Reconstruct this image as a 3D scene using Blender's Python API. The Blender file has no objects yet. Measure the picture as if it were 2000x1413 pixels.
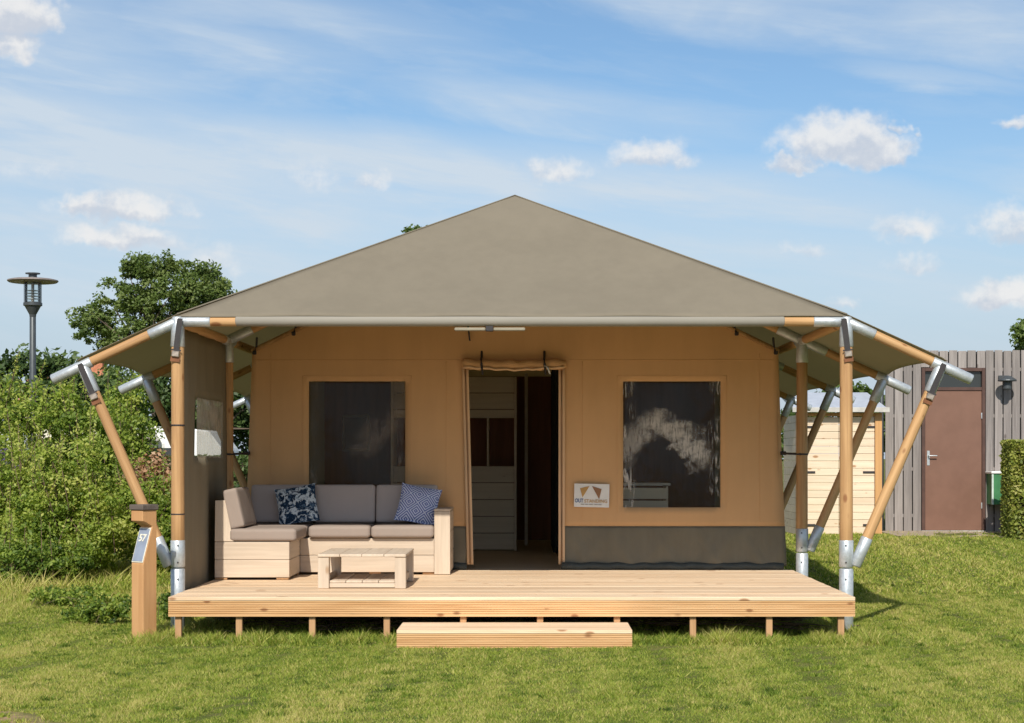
import bpy, bmesh, math, random
import numpy as np
from mathutils import Vector, Matrix

random.seed(7)
RNG = np.random.default_rng(11)
SC = bpy.context.scene
COL = SC.collection
R = math.radians

# ------------------------------------------------------------------ node expression helper
class E:
    """wraps a node socket so that arithmetic builds Math nodes"""
    def __init__(s, nt, sock): s.nt, s.s = nt, sock
    def _op(s, op, b=None, c=None, clamp=False):
        n = s.nt.nodes.new('ShaderNodeMath'); n.operation = op; n.use_clamp = clamp
        s.nt.links.new(s.s, n.inputs[0])
        for i, v in ((1, b), (2, c)):
            if v is None: continue
            if isinstance(v, E): s.nt.links.new(v.s, n.inputs[i])
            else: n.inputs[i].default_value = v
        return E(s.nt, n.outputs[0])
    def __add__(s, b): return s._op('ADD', b)
    __radd__ = __add__
    def __sub__(s, b): return s._op('SUBTRACT', b)
    def __rsub__(s, b): return s._op('MULTIPLY', -1.0)._op('ADD', b)
    def __mul__(s, b): return s._op('MULTIPLY', b)
    __rmul__ = __mul__
    def __truediv__(s, b): return s._op('DIVIDE', b)
    def max(s, b): return s._op('MAXIMUM', b)
    def min(s, b): return s._op('MINIMUM', b)
    def abs(s): return s._op('ABSOLUTE')
    def pow(s, b): return s._op('POWER', b)
    def clamp(s): return s._op('ADD', 0.0, clamp=True)
    def gt(s, b): return s._op('GREATER_THAN', b)
    def smooth(s, a, b, lo=0.0, hi=1.0):
        n = s.nt.nodes.new('ShaderNodeMapRange'); n.interpolation_type = 'SMOOTHSTEP'
        s.nt.links.new(s.s, n.inputs[0])
        n.inputs[1].default_value = a; n.inputs[2].default_value = b
        n.inputs[3].default_value = lo; n.inputs[4].default_value = hi
        return E(s.nt, n.outputs[0])

def setin(nt, inp, v):
    if isinstance(v, E): nt.links.new(v.s, inp)
    elif hasattr(v, 'is_output'): nt.links.new(v, inp)
    else: inp.default_value = v

def mixc(nt, f, a, b, mode='MIX'):
    n = nt.nodes.new('ShaderNodeMix'); n.data_type = 'RGBA'; n.blend_type = mode; n.clamp_factor = True
    setin(nt, n.inputs[0], f)
    for i, v in ((6, a), (7, b)):
        if isinstance(v, (tuple, list)): n.inputs[i].default_value = (*v[:3], 1)
        else: nt.links.new(v, n.inputs[i])
    return n.outputs[2]

def noise(nt, vec, scale=5.0, detail=4.0, rough=0.55, dist=0.0):
    n = nt.nodes.new('ShaderNodeTexNoise')
    if vec is not None: nt.links.new(vec, n.inputs['Vector'])
    n.inputs['Scale'].default_value = scale; n.inputs['Detail'].default_value = detail
    n.inputs['Roughness'].default_value = rough; n.inputs['Distortion'].default_value = dist
    return E(nt, n.outputs['Fac'])

def mapping(nt, vec, scale=(1, 1, 1), loc=(0, 0, 0), rot=(0, 0, 0)):
    n = nt.nodes.new('ShaderNodeMapping'); nt.links.new(vec, n.inputs[0])
    n.inputs['Scale'].default_value = scale; n.inputs['Location'].default_value = loc
    n.inputs['Rotation'].default_value = rot
    return n.outputs[0]

def combine(nt, x, y, z=0.0):
    n = nt.nodes.new('ShaderNodeCombineXYZ')
    for i, v in enumerate((x, y, z)): setin(nt, n.inputs[i], v)
    return n.outputs[0]

def separate(nt, vec):
    n = nt.nodes.new('ShaderNodeSeparateXYZ'); nt.links.new(vec, n.inputs[0])
    return [E(nt, o) for o in n.outputs]

# ------------------------------------------------------------------ camera
cam = bpy.data.cameras.new('camera'); camo = bpy.data.objects.new('camera', cam); COL.objects.link(camo)
camo.location = (0.155, -13.0, 1.315); camo.rotation_euler = (R(90), 0, 0)
cam.sensor_width = 36.0; cam.lens = 60.37; cam.shift_x = -0.020; cam.shift_y = 0.094
cam.clip_start = 0.1; cam.clip_end = 3000
SC.camera = camo

# ------------------------------------------------------------------ sun direction, sky, exposure
SUN_TRAVEL = Vector((0.09, 1.0, -0.85)).normalized()      # the way the light travels
sun_el = math.asin(-SUN_TRAVEL.z)
world = bpy.data.worlds.new('World'); SC.world = world; world.use_nodes = True
wt = world.node_tree
bg = wt.nodes['Background']; bg.inputs['Strength'].default_value = 0.12
sky = wt.nodes.new('ShaderNodeTexSky'); sky.sky_type = 'NISHITA'; sky.sun_disc = False
sky.sun_elevation = sun_el
sky.sun_rotation = math.atan2(-SUN_TRAVEL.x, -SUN_TRAVEL.y)
sky.altitude = 0; sky.air_density = 1.0; sky.dust_density = 0.6; sky.ozone_density = 2.5
tc = wt.nodes.new('ShaderNodeTexCoord')
dx, dy, dz = separate(wt, tc.outputs['Generated'])
az = dx._op('ARCTAN2', dy); el = dz._op('ARCSINE')
def ang(px, py): return ((px - 1040) / 3354.0, (888 - py) / 3354.0)
# cumulus: puffs of cloud, each a place in the sky with its own width and height
puffs = [(40, 78, 95, 66, 1.15), (85, 85, 55, 46, 1.05), (60, 130, 48, 34, .8), (1640, 290, 125, 62, 1), (1545, 330, 55, 24, .9), (1700, 310, 75, 42, 1), (1757, 268, 22, 18, .8),
         (1270, 308, 90, 34, .72), (1330, 300, 26, 40, .4), (1085, 336, 75, 30, .62), (708, 358, 62, 22, .55), (255, 420, 130, 34, .85), (190, 415, 60, 26, .9), (260, 474, 120, 30, .8),
         (1762, 455, 76, 34, .6), (1965, 462, 85, 46, .75), (1775, 520, 60, 24, .5), (1950, 584, 100, 36, .95), (1962, 271, 50, 18, .75),
         (1566, 488, 42, 20, .5), (100, 350, 90, 30, .35), (420, 520, 60, 40, .5), (1640, 596, 40, 18, .5), (610, 350, 80, 40, .4), (-220, 300, 150, 70, 1), (2280, 330, 170, 70, 1), (2190, 560, 110, 40, .8), (-160, 560, 120, 40, .7)]
wobx = noise(wt, combine(wt, az, el), 55, 3, .6) - 0.5
woby = noise(wt, combine(wt, az + 3.3, el + 1.7), 55, 3, .6) - 0.5
az2, el2 = az + wobx * 0.034, el + woby * 0.020
F = None; shade_ = None
for (px, py, rx, ry, k) in puffs:
    u0, v0 = ang(px, py)
    a = (az2 - u0) * (3354.0 / (rx * 1.22))
    b = (el2 - v0) * (3354.0 / (ry * 1.22))
    b = b.max(0.0) + b.min(0.0) * 1.5               # flatter underneath
    f = (1.0 - (a * a + b * b)) * k
    g = f.max(0.0) * (b * -1.0 + 0.15)
    shade_ = g if shade_ is None else shade_.max(g)
    F = f if F is None else F.max(f)
fine = noise(wt, combine(wt, az, el), 52, 8, .60)
cum = (F * 1.1 + 0.05 + (fine - 0.5) * 1.5).smooth(0.0, 1.05)
cum = cum * F.smooth(-0.2, 0.6)
# unseen cumulus behind the camera and overhead, thickened to add fill light in shade
pl = dz.max(0.0) + 0.16
far = noise(wt, combine(wt, dx / pl, dy / pl), 1.1, 6, .55)
inview = dy.smooth(0.55, 0.85)
far_c = far.smooth(0.46, 0.64) * (1.0 - inview)
# thin high cirrus in slanted streaks
rot = 0.13
sx_ = az * math.cos(rot) - el * math.sin(rot); sy_ = az * math.sin(rot) + el * math.cos(rot)
ci1 = noise(wt, combine(wt, sx_ * 4.0, sy_ * 17.0), 1.0, 6, .6, 0.6)
ci2 = noise(wt, combine(wt, sx_ * 9.0 + 7.0, sy_ * 60.0), 1.0, 5, .6, 0.3)
veil = None
sxd = sx_ + (ci1 - 0.5) * 0.16; syd = sy_ + (ci1 - 0.5) * 0.045 + (ci2 - 0.5) * 0.012
for (px, py, rx, ry, k) in [(180, 330, 860, 165, 1.0), (760, 330, 620, 85, .95), (150, 470, 760, 170, .75), (1320, 370, 820, 75, .62), (430, 105, 330, 75, .50), (1700, 60, 620, 95, .62), (1300, 490, 900, 120, .55), (1790, 178, 240, 30, .50), (1060, 215, 430, 60, .42), (80, 130, 420, 170, .62), (560, 60, 420, 80, .40), (1650, 560, 700, 110, .45), (-500, 300, 600, 200, .8), (2500, 400, 500, 200, .6)]:
    u0, v0 = ang(px, py)
    a = (sxd - (u0 * math.cos(rot) - v0 * math.sin(rot))) * (3354.0 / rx)
    b = (syd - (u0 * math.sin(rot) + v0 * math.cos(rot))) * (3354.0 / ry)
    f = (1.0 - (a * a + b * b) * 0.72).max(0.0).pow(1.5) * k
    veil = f if veil is None else veil.max(f)
cir = (veil * (0.34 + ci1 * 1.15 + (ci2 - 0.5) * 1.5)).max(0.0)
cir = (cir + (ci1 - 0.50).max(0.0) * 1.2 + (ci2 - 0.50).max(0.0) * 0.7).min(0.92)
lowhaze = el.smooth(0.0, 0.22, 1.0, 0.0)
gam = wt.nodes.new('ShaderNodeGamma'); wt.links.new(sky.outputs[0], gam.inputs[0]); gam.inputs[1].default_value = 1.0
base = mixc(wt, 1.0, gam.outputs[0], (0.84, 0.955, 1.01), 'MULTIPLY')
base = mixc(wt, lowhaze * 0.95, base, (4.25, 4.95, 5.85))
c1 = mixc(wt, cir * 0.95, base, (5.3, 6.0, 6.7))
cloudlight = (fine - shade_.max(0.0) * 0.55 + 0.06).smooth(0.28, 0.62)
ccol = mixc(wt, cloudlight, (5.0, 5.35, 6.0), (7.2, 7.15, 7.1))
c2 = mixc(wt, cum * 0.9, c1, ccol)
c3 = mixc(wt, far_c * 0.8, c2, (6.6, 6.7, 6.8))
wt.links.new(c3, bg.inputs['Color'])

sun = bpy.data.lights.new('sun', 'SUN'); suno = bpy.data.objects.new('sun', sun); COL.objects.link(suno)
sun.energy = 4.8; sun.angle = R(0.53); sun.color = (1.0, 0.94, 0.84)
suno.rotation_euler = (-SUN_TRAVEL).to_track_quat('Z', 'Y').to_euler(); suno.location = (-3, -20, 18)

SC.render.engine = 'CYCLES'
SC.view_settings.view_transform = 'Standard'; SC.view_settings.look = 'None'
SC.view_settings.exposure = 0.0; SC.view_settings.gamma = 1.0; SC.view_settings.use_curve_mapping = False
SC.cycles.max_bounces = 6; SC.cycles.diffuse_bounces = 4; SC.cycles.glossy_bounces = 3; SC.cycles.transmission_bounces = 4; SC.cycles.transparent_max_bounces = 8
world.cycles.sampling_method = 'MANUAL'; world.cycles.sample_map_resolution = 256
SC.cycles.use_denoising = True; SC.cycles.use_adaptive_sampling = True; SC.cycles.adaptive_threshold = 0.02

# ------------------------------------------------------------------ materials
def new_mat(name):
    m = bpy.data.materials.new(name); m.use_nodes = True
    nt = m.node_tree; b = nt.nodes['Principled BSDF']
    return m, nt, b
def bump(nt, b, h, strength=0.3, dist=0.01):
    n = nt.nodes.new('ShaderNodeBump'); n.inputs['Strength'].default_value = strength
    n.inputs['Distance'].default_value = dist; setin(nt, n.inputs['Height'], h)
    nt.links.new(n.outputs[0], b.inputs['Normal']); return n

def wood(name, c1, c2, axis='X', grain=46.0, knots=0.0, kcol=(0.16, 0.07, 0.03), rough=0.62, bmp=0.25, vary=0.16, spec=0.3):
    m, nt, b = new_mat(name)
    t = nt.nodes.new('ShaderNodeTexCoord'); oi = nt.nodes.new('ShaderNodeObjectInfo')
    rnd = E(nt, oi.outputs['Random'])
    off = combine(nt, rnd * 37.0, rnd * 11.0 + 2.0, rnd * 23.0)
    va = nt.nodes.new('ShaderNodeVectorMath'); nt.links.new(t.outputs['Object'], va.inputs[0]); nt.links.new(off, va.inputs[1])
    i = 'XYZ'.index(axis)
    s = [grain] * 3; s[i] = 1.7
    s2 = [6.0] * 3; s2[i] = 0.6
    f1 = noise(nt, mapping(nt, va.outputs[0], s), 1.0, 5, .6, .4)
    f2 = noise(nt, mapping(nt, va.outputs[0], s2), 1.0, 3, .5)
    f = (f1 * 0.65 + f2 * 0.5).smooth(0.34, 0.82)
    col = mixc(nt, f, c1, c2)
    if knots:
        s3 = [9.0] * 3; s3[i] = 4.2
        vo = nt.nodes.new('ShaderNodeTexVoronoi'); nt.links.new(mapping(nt, va.outputs[0], s3), vo.inputs['Vector'])
        vo.inputs['Scale'].default_value = 1.0
        cr = separate(nt, vo.outputs['Color'])
        d = E(nt, vo.outputs['Distance'])
        size = 0.05 + cr[1] * 0.16
        k = (size - d).smooth(-0.05, 0.06) * cr[0].gt(1.0 - knots)
        col = mixc(nt, k * 0.85, col, kcol)
    tone = nt.nodes.new('ShaderNodeHueSaturation'); nt.links.new(col, tone.inputs['Color'])
    setin(nt, tone.inputs['Value'], 1.0 - vary * 0.5 + rnd * vary)
    nt.links.new(tone.outputs[0], b.inputs['Base Color'])
    b.inputs['Roughness'].default_value = rough; b.inputs['Specular IOR Level'].default_value = spec
    bump(nt, b, f1, bmp, 0.004)
    return m

def canvas(name, col, transl=0.0, tcol=None, dark=0.85, bmp=0.35, wrinkle=2.2, rough=0.9):
    m, nt, b = new_mat(name)
    t = nt.nodes.new('ShaderNodeTexCoord')
    big = noise(nt, t.outputs['Object'], 1.3, 5, .6)
    streak = noise(nt, mapping(nt, t.outputs['Object'], (9, 9, 1.2)), 1.0, 4, .55)
    weave = noise(nt, t.outputs['Object'], 420, 2, .5)
    c = mixc(nt, (big * 0.6 + streak * 0.4).smooth(0.3, 0.7), tuple(x * dark for x in col), col)
    c = mixc(nt, weave.smooth(0.3, 0.7) * 0.10, c, tuple(min(1, x * 1.4) for x in col))
    nt.links.new(c, b.inputs['Base Color'])
    b.inputs['Roughness'].default_value = rough; b.inputs['Specular IOR Level'].default_value = 0.15
    wr = noise(nt, mapping(nt, t.outputs['Object'], (1.0, 1.0, 0.6)), wrinkle, 3, .5, .5)
    bump(nt, b, wr + weave * 0.004, bmp, 0.03)
    if transl:
        tr = nt.nodes.new('ShaderNodeBsdfTranslucent'); tr.inputs[0].default_value = (*(tcol or col), 1)
        mx = nt.nodes.new('ShaderNodeMixShader'); mx.inputs[0].default_value = transl
        out = nt.nodes['Material Output']
        nt.links.new(b.outputs[0], mx.inputs[1]); nt.links.new(tr.outputs[0], mx.inputs[2]); nt.links.new(mx.outputs[0], out.inputs[0])
    return m

def plain(name, col, rough=0.5, metal=0.0, var=0.12, scale=8.0, spec=0.4, bmp=0.0):
    m, nt, b = new_mat(name)
    t = nt.nodes.new('ShaderNodeTexCoord')
    n = noise(nt, t.outputs['Object'], scale, 5, .6)
    c = mixc(nt, n.smooth(0.3, 0.7), tuple(x * (1 - var) for x in col), tuple(min(1.0, x * (1 + var)) for x in col))
    nt.links.new(c, b.inputs['Base Color'])
    b.inputs['Roughness'].default_value = rough; b.inputs['Metallic'].default_value = metal
    b.inputs['Specular IOR Level'].default_value = spec
    setin(nt, b.inputs['Roughness'], n * 0.2 + (rough - 0.1))
    if bmp: bump(nt, b, n, bmp, 0.005)
    return m

def leafmat(name, cols, transl=0.3, rough=0.5, spec=0.25):
    m, nt, b = new_mat(name)
    at = nt.nodes.new('ShaderNodeAttribute'); at.attribute_name = 'tint'
    cr = nt.nodes.new('ShaderNodeValToRGB'); nt.links.new(at.outputs['Fac'], cr.inputs[0])
    e = cr.color_ramp.elements
    e[0].position = 0.0; e[0].color = (*cols[0], 1); e[1].position = 1.0; e[1].color = (*cols[-1], 1)
    for k, c in enumerate(cols[1:-1]):
        x = e.new((k + 1) / (len(cols) - 1)); x.color = (*c, 1)
    nt.links.new(cr.outputs[0], b.inputs['Base Color'])
    b.inputs['Roughness'].default_value = rough; b.inputs['Specular IOR Level'].default_value = spec
    tr = nt.nodes.new('ShaderNodeBsdfTranslucent')
    nt.links.new(mixc(nt, 1.0, cr.outputs[0], (1.5, 1.6, 0.7), 'MULTIPLY'), tr.inputs[0])
    mx = nt.nodes.new('ShaderNodeMixShader'); mx.inputs[0].default_value = transl
    nt.links.new(b.outputs[0], mx.inputs[1]); nt.links.new(tr.outputs[0], mx.inputs[2])
    nt.links.new(mx.outputs[0], nt.nodes['Material Output'].inputs[0])
    return m

def pvc(name, gloss=0.9, streak=1.0, tint=(0.82, 0.84, 0.82), haze=0.02, painted_glare=0.25, at=(0.10, 0.20), hcol=(0.7, 0.72, 0.7)):
    """clear, crinkled plastic window"""
    m, nt, b = new_mat(name); nt.nodes.remove(b)
    out = nt.nodes['Material Output']
    t = nt.nodes.new('ShaderNodeTexCoord')
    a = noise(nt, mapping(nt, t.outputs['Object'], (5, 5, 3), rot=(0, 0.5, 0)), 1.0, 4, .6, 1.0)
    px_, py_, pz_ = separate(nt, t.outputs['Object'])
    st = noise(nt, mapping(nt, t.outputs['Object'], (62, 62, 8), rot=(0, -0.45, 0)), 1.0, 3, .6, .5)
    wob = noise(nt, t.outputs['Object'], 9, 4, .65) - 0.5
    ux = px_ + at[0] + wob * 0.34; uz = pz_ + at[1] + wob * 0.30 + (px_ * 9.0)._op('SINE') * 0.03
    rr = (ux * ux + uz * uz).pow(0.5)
    arc = px_.smooth(-0.42, -0.05, 0.45, 1.0) * rr.smooth(0.19, 0.29) * rr.smooth(0.52, 0.36) * uz.smooth(-0.06, 0.14) * noise(nt, t.outputs['Object'], 6.5, 3, .6).smooth(0.30, 0.56)  # pale diffuse arc and side streaks painted in for bright reflections
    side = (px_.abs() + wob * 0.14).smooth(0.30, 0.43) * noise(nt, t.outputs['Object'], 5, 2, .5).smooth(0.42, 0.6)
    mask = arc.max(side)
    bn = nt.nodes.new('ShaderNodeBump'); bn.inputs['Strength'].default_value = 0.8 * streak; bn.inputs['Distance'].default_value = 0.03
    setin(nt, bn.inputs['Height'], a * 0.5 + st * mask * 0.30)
    gl = nt.nodes.new('ShaderNodeBsdfGlossy'); gl.inputs['Roughness'].default_value = 0.06; nt.links.new(bn.outputs[0], gl.inputs['Normal'])
    gl.inputs[0].default_value = (1, 1, 1, 1)
    tr = nt.nodes.new('ShaderNodeBsdfTransparent'); tr.inputs[0].default_value = (*tint, 1)
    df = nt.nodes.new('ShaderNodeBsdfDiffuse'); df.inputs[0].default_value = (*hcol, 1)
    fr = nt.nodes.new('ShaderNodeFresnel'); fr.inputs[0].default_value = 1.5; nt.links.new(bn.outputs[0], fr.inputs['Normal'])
    m1 = nt.nodes.new('ShaderNodeMixShader'); setin(nt, m1.inputs[0], ((arc * 0.95 * st.smooth(0.22, 0.52)).max(side * st.smooth(0.48, 0.62) * 0.9) * painted_glare + haze).clamp())
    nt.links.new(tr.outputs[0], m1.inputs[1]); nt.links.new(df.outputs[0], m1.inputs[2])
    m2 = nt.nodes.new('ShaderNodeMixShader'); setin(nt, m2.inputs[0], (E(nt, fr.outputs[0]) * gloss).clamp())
    nt.links.new(m1.outputs[0], m2.inputs[1]); nt.links.new(gl.outputs[0], m2.inputs[2])
    nt.links.new(m2.outputs[0], out.inputs[0])
    return m

M = {}
M['roof'] = canvas('roof canvas', (0.258, 0.222, 0.163), 0.36, (0.54, 0.49, 0.31), 0.92, 0.10, 1.2)
M['roof_front'] = canvas('lined roof canvas', (0.214, 0.186, 0.139), 0.05, (0.40, 0.37, 0.22), 0.88, 0.40, 1.5)
M['sleeve'] = canvas('eave sleeve', (0.285, 0.265, 0.225), 0.0, None, 0.92, 0.2, 3)
M['tan'] = canvas('tan canvas', (0.65, 0.395, 0.198), 0.0, None, 0.90, 0.28, 1.6)
M['tan_trim'] = canvas('tan trim', (0.74, 0.50, 0.30), 0.0, None, 0.85, 0.3, 6)
M['skirt'] = canvas('skirt fabric', (0.19, 0.17, 0.125), 0.0, None, 0.80, 0.9, 3.5, 0.55)
M['hem'] = canvas('hem plastic', (0.07, 0.08, 0.078), 0.0, None, 0.7, 0.5, 8, 0.4)
M['olive'] = canvas('olive canvas', (0.29, 0.25, 0.18), 0.14, (0.36, 0.32, 0.21), 0.85, 0.3, 2)
M['lining'] = canvas('inner lining', (0.50, 0.36, 0.22), 0.6, (0.80, 0.62, 0.42), 0.8, 0.3, 2)
M['dark_curtain'] = canvas('dark curtain', (0.045, 0.05, 0.048), 0.0, None, 0.8, 0.6, 6)
M['pole'] = wood('round pole wood', (0.58, 0.355, 0.165), (0.36, 0.195, 0.085), 'Z', 44, 0.7, (0.24, 0.10, 0.04), 0.6, 0.4, 0.2)
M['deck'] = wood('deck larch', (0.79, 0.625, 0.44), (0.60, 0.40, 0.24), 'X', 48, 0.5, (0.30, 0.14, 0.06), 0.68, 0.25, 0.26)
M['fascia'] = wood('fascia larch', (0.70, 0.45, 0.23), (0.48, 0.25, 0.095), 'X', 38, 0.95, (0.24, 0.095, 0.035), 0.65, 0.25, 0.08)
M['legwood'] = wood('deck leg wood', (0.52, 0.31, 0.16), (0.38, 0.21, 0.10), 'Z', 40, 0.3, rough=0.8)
M['sofa_x'] = wood('whitewashed wood across', (0.63, 0.52, 0.405), (0.50, 0.40, 0.30), 'X', 36, 0.12, (0.36, 0.22, 0.12), 0.7, 0.2, 0.10)
M['sofa_y'] = wood('whitewashed wood deep', (0.63, 0.52, 0.405), (0.50, 0.40, 0.30), 'Y', 36, 0.12, (0.36, 0.22, 0.12), 0.7, 0.2, 0.10)
M['sofa_z'] = wood('whitewashed wood upright', (0.63, 0.52, 0.405), (0.50, 0.40, 0.30), 'Z', 36, 0.12, (0.36, 0.22, 0.12), 0.7, 0.2, 0.10)
M['grey_plank'] = wood('weathered plank', (0.34, 0.305, 0.285), (0.20, 0.178, 0.168), 'Z', 34, 0.25, (0.12, 0.1, 0.09), 0.85, 0.4, 0.30)
M['shed_x'] = wood('fresh pine cladding', (0.80, 0.665, 0.50), (0.69, 0.525, 0.37), 'X', 34, 0.75, (0.38, 0.18, 0.07), 0.65, 0.2, 0.10)
M['shed_z'] = wood('pine post', (0.60, 0.34, 0.14), (0.48, 0.25, 0.10), 'Z', 34, 0.4, rough=0.65)
M['marker'] = wood('marker post wood', (0.62, 0.35, 0.16), (0.50, 0.255, 0.11), 'Z', 30, 0.25, rough=0.6, bmp=0.2)
M['marker_cap'] = wood('weathered cap', (0.16, 0.13, 0.11), (0.10, 0.08, 0.07), 'X', 30, 0, rough=0.8)
M['cabinet'] = wood('grey cabinet board', (0.76, 0.68, 0.54), (0.66, 0.58, 0.45), 'X', 30, 0.1, rough=0.7, vary=.12)
M['floor_in'] = wood('tent floor board', (0.66, 0.55, 0.40), (0.55, 0.45, 0.32), 'X', 30, 0.1, rough=0.6)
M['redwood'] = wood('red brown panel', (0.22, 0.09, 0.04), (0.15, 0.06, 0.025), 'Z', 20, 0.1, rough=0.6)
M['trunk'] = wood('bark', (0.13, 0.10, 0.075), (0.07, 0.052, 0.04), 'Z', 24, 0, rough=0.95, bmp=0.8)
M['twig'] = wood('twig bark', (0.20, 0.14, 0.09), (0.11, 0.075, 0.05), 'Z', 24, 0, rough=0.95)
M['galv'] = plain('galvanised steel', (0.50, 0.535, 0.555), 0.40, 0.45, 0.10, 40, 0.5, 0.03)
M['black'] = plain('black webbing', (0.035, 0.031, 0.032), 0.6, 0, 0.2, 60)
M['buckle'] = plain('buckle metal', (0.42, 0.36, 0.30), 0.4, 0.7, 0.2, 40)
M['rubber'] = plain('dark rubber', (0.03, 0.03, 0.03), 0.7)
M['seat'] = canvas('taupe cushion', (0.315, 0.255, 0.217), 0, None, 0.93, 0.25, 5)
M['seat_dark'] = canvas('grey brown cushion', (0.47, 0.405, 0.38), 0, None, 0.94, 0.25, 5)
M['white'] = plain('white paint', (0.78, 0.78, 0.76), 0.35, 0, 0.05)
M['cream'] = plain('cream plastic', (0.74, 0.70, 0.58), 0.4, 0, 0.05)
M['lightbar'] = plain('light diffuser', (0.29, 0.26, 0.19), 0.5, 0, 0.06)
M['ink_blue'] = plain('blue ink', (0.07, 0.13, 0.30), 0.6)
M['ink_tan'] = plain('tan ink', (0.50, 0.30, 0.10), 0.6)
M['ink_brown'] = plain('brown ink', (0.30, 0.155, 0.08), 0.6)
M['ink_grey'] = plain('grey ink', (0.36, 0.33, 0.30), 0.6)
M['plate'] = plain('grey blue plate', (0.30, 0.34, 0.42), 0.35, 0.2, 0.1)
M['lampmetal'] = plain('dark lamp paint', (0.075, 0.085, 0.09), 0.45, 0.3)
M['disc'] = plain('lamp disc underside', (0.26, 0.22, 0.20), 0.55, 0.1)
M['door_brown'] = plain('brown door paint', (0.195, 0.105, 0.074), 0.5, 0, 0.07, 3, 0.3, 0.05)
M['frame_brown'] = plain('dark brown frame', (0.085, 0.045, 0.035), 0.5)
M['darkwall'] = plain('dark wall felt', (0.022, 0.02, 0.019), 0.9)
M['green_box'] = plain('green paint', (0.055, 0.20, 0.085), 0.45, 0, 0.12, 5)
M['pale_green'] = plain('pale edge', (0.55, 0.66, 0.60), 0.45)
M['box_side'] = plain('dark box side', (0.05, 0.07, 0.065), 0.6)
M['roof_pale'] = plain('pale roofing', (0.44, 0.47, 0.52), 0.5, 0, 0.08)
M['caravan'] = plain('caravan shell', (0.80, 0.80, 0.79), 0.3, 0, 0.03)
M['caravan_dark'] = plain('caravan window', (0.05, 0.055, 0.06), 0.15)
M['awning'] = plain('cream awning', (0.66, 0.62, 0.50), 0.8)
M['tile'] = plain('orange roof tile', (0.42, 0.17, 0.09), 0.8, 0, 0.2)
M['brick'] = plain('pale brick wall', (0.42, 0.33, 0.27), 0.85, 0, 0.2, 20)
M['paving'] = plain('path sand', (0.36, 0.29, 0.21), 0.9, 0, 0.2, 9, .2, .3)
M['soil'] = plain('bare soil', (0.09, 0.065, 0.045), 0.95, 0, 0.3, 12)
M['picture'] = plain('picture sheet', (0.20, 0.17, 0.16), 0.6)
M['frame_pale'] = plain('pale picture frame', (0.50, 0.48, 0.44), 0.5)
M['pane_a'] = pvc('window plastic', 0.40, 0.35, (0.84, 0.80, 0.74), haze=0.035, painted_glare=0.30, at=(-0.42, 0.10), hcol=(0.52, 0.43, 0.36))
M['pane_b'] = pvc('crinkled window plastic', 0.45, 0.6, haze=0.012, painted_glare=1.0, hcol=(0.92, 0.88, 0.84))
M['pane_side'] = pvc('side window plastic', 0.6, 0.6, (0.72, 0.72, 0.68), 0.35)

def lampglass():
    m, nt, b = new_mat('lamp glass'); nt.nodes.remove(b)
    g = nt.nodes.new('ShaderNodeBsdfGlossy'); g.inputs['Roughness'].default_value = 0.05
    t = nt.nodes.new('ShaderNodeBsdfTransparent'); t.inputs[0].default_value = (0.86, 0.9, 0.9, 1)
    f = nt.nodes.new('ShaderNodeFresnel'); f.inputs[0].default_value = 1.45
    x = nt.nodes.new('ShaderNodeMixShader'); nt.links.new(f.outputs[0], x.inputs[0])
    nt.links.new(t.outputs[0], x.inputs[1]); nt.links.new(g.outputs[0], x.inputs[2])
    nt.links.new(x.outputs[0], nt.nodes['Material Output'].inputs[0]); return m
M['lampglass'] = lampglass()

def glassdark():
    m, nt, b = new_mat('dark window glass')
    b.inputs['Base Color'].default_value = (0.035, 0.04, 0.04, 1); b.inputs['Roughness'].default_value = 0.08
    return m
M['glass_dark'] = glassdark()

def pillow_blotch():
    m, nt, b = new_mat('navy blotched print')
    t = nt.nodes.new('ShaderNodeTexCoord')
    n = noise(nt, mapping(nt, t.outputs['Object'], (1, 1, 1.0)), 17, 3, .55, 1.2)
    n2 = noise(nt, t.outputs['Object'], 30, 3, .6, 1.0)
    c = mixc(nt, n.smooth(0.48, 0.54), (0.014, 0.034, 0.07), (0.62, 0.68, 0.72))
    c = mixc(nt, n2.smooth(0.56, 0.60) * 0.8, c, (0.10, 0.17, 0.26))
    nt.links.new(c, b.inputs['Base Color']); b.inputs['Roughness'].default_value = 0.9
    b.inputs['Specular IOR Level'].default_value = 0.1
    return m
M['blotch'] = pillow_blotch()
def pillow_maze():
    m, nt, b = new_mat('blue geometric print')
    t = nt.nodes.new('ShaderNodeTexCoord')
    x, y, z = separate(nt, t.outputs['Object'])
    # interlocking stepped squares turned on their corner
    a = (x + z) * 6.5; c_ = (x - z) * 6.5
    fa = (a._op('FRACT') - 0.5).abs(); fb = (c_._op('FRACT') - 0.5).abs()
    ring = fa.max(fb) * 6.0
    r = (ring._op('FRACT') - 0.5).abs()
    c = mixc(nt, r.smooth(0.20, 0.30), (0.12, 0.16, 0.42), (0.72, 0.75, 0.88))
    nt.links.new(c, b.inputs['Base Color']); b.inputs['Roughness'].default_value = 0.9
    b.inputs['Specular IOR Level'].default_value = 0.1
    return m
M['maze'] = pillow_maze()

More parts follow.
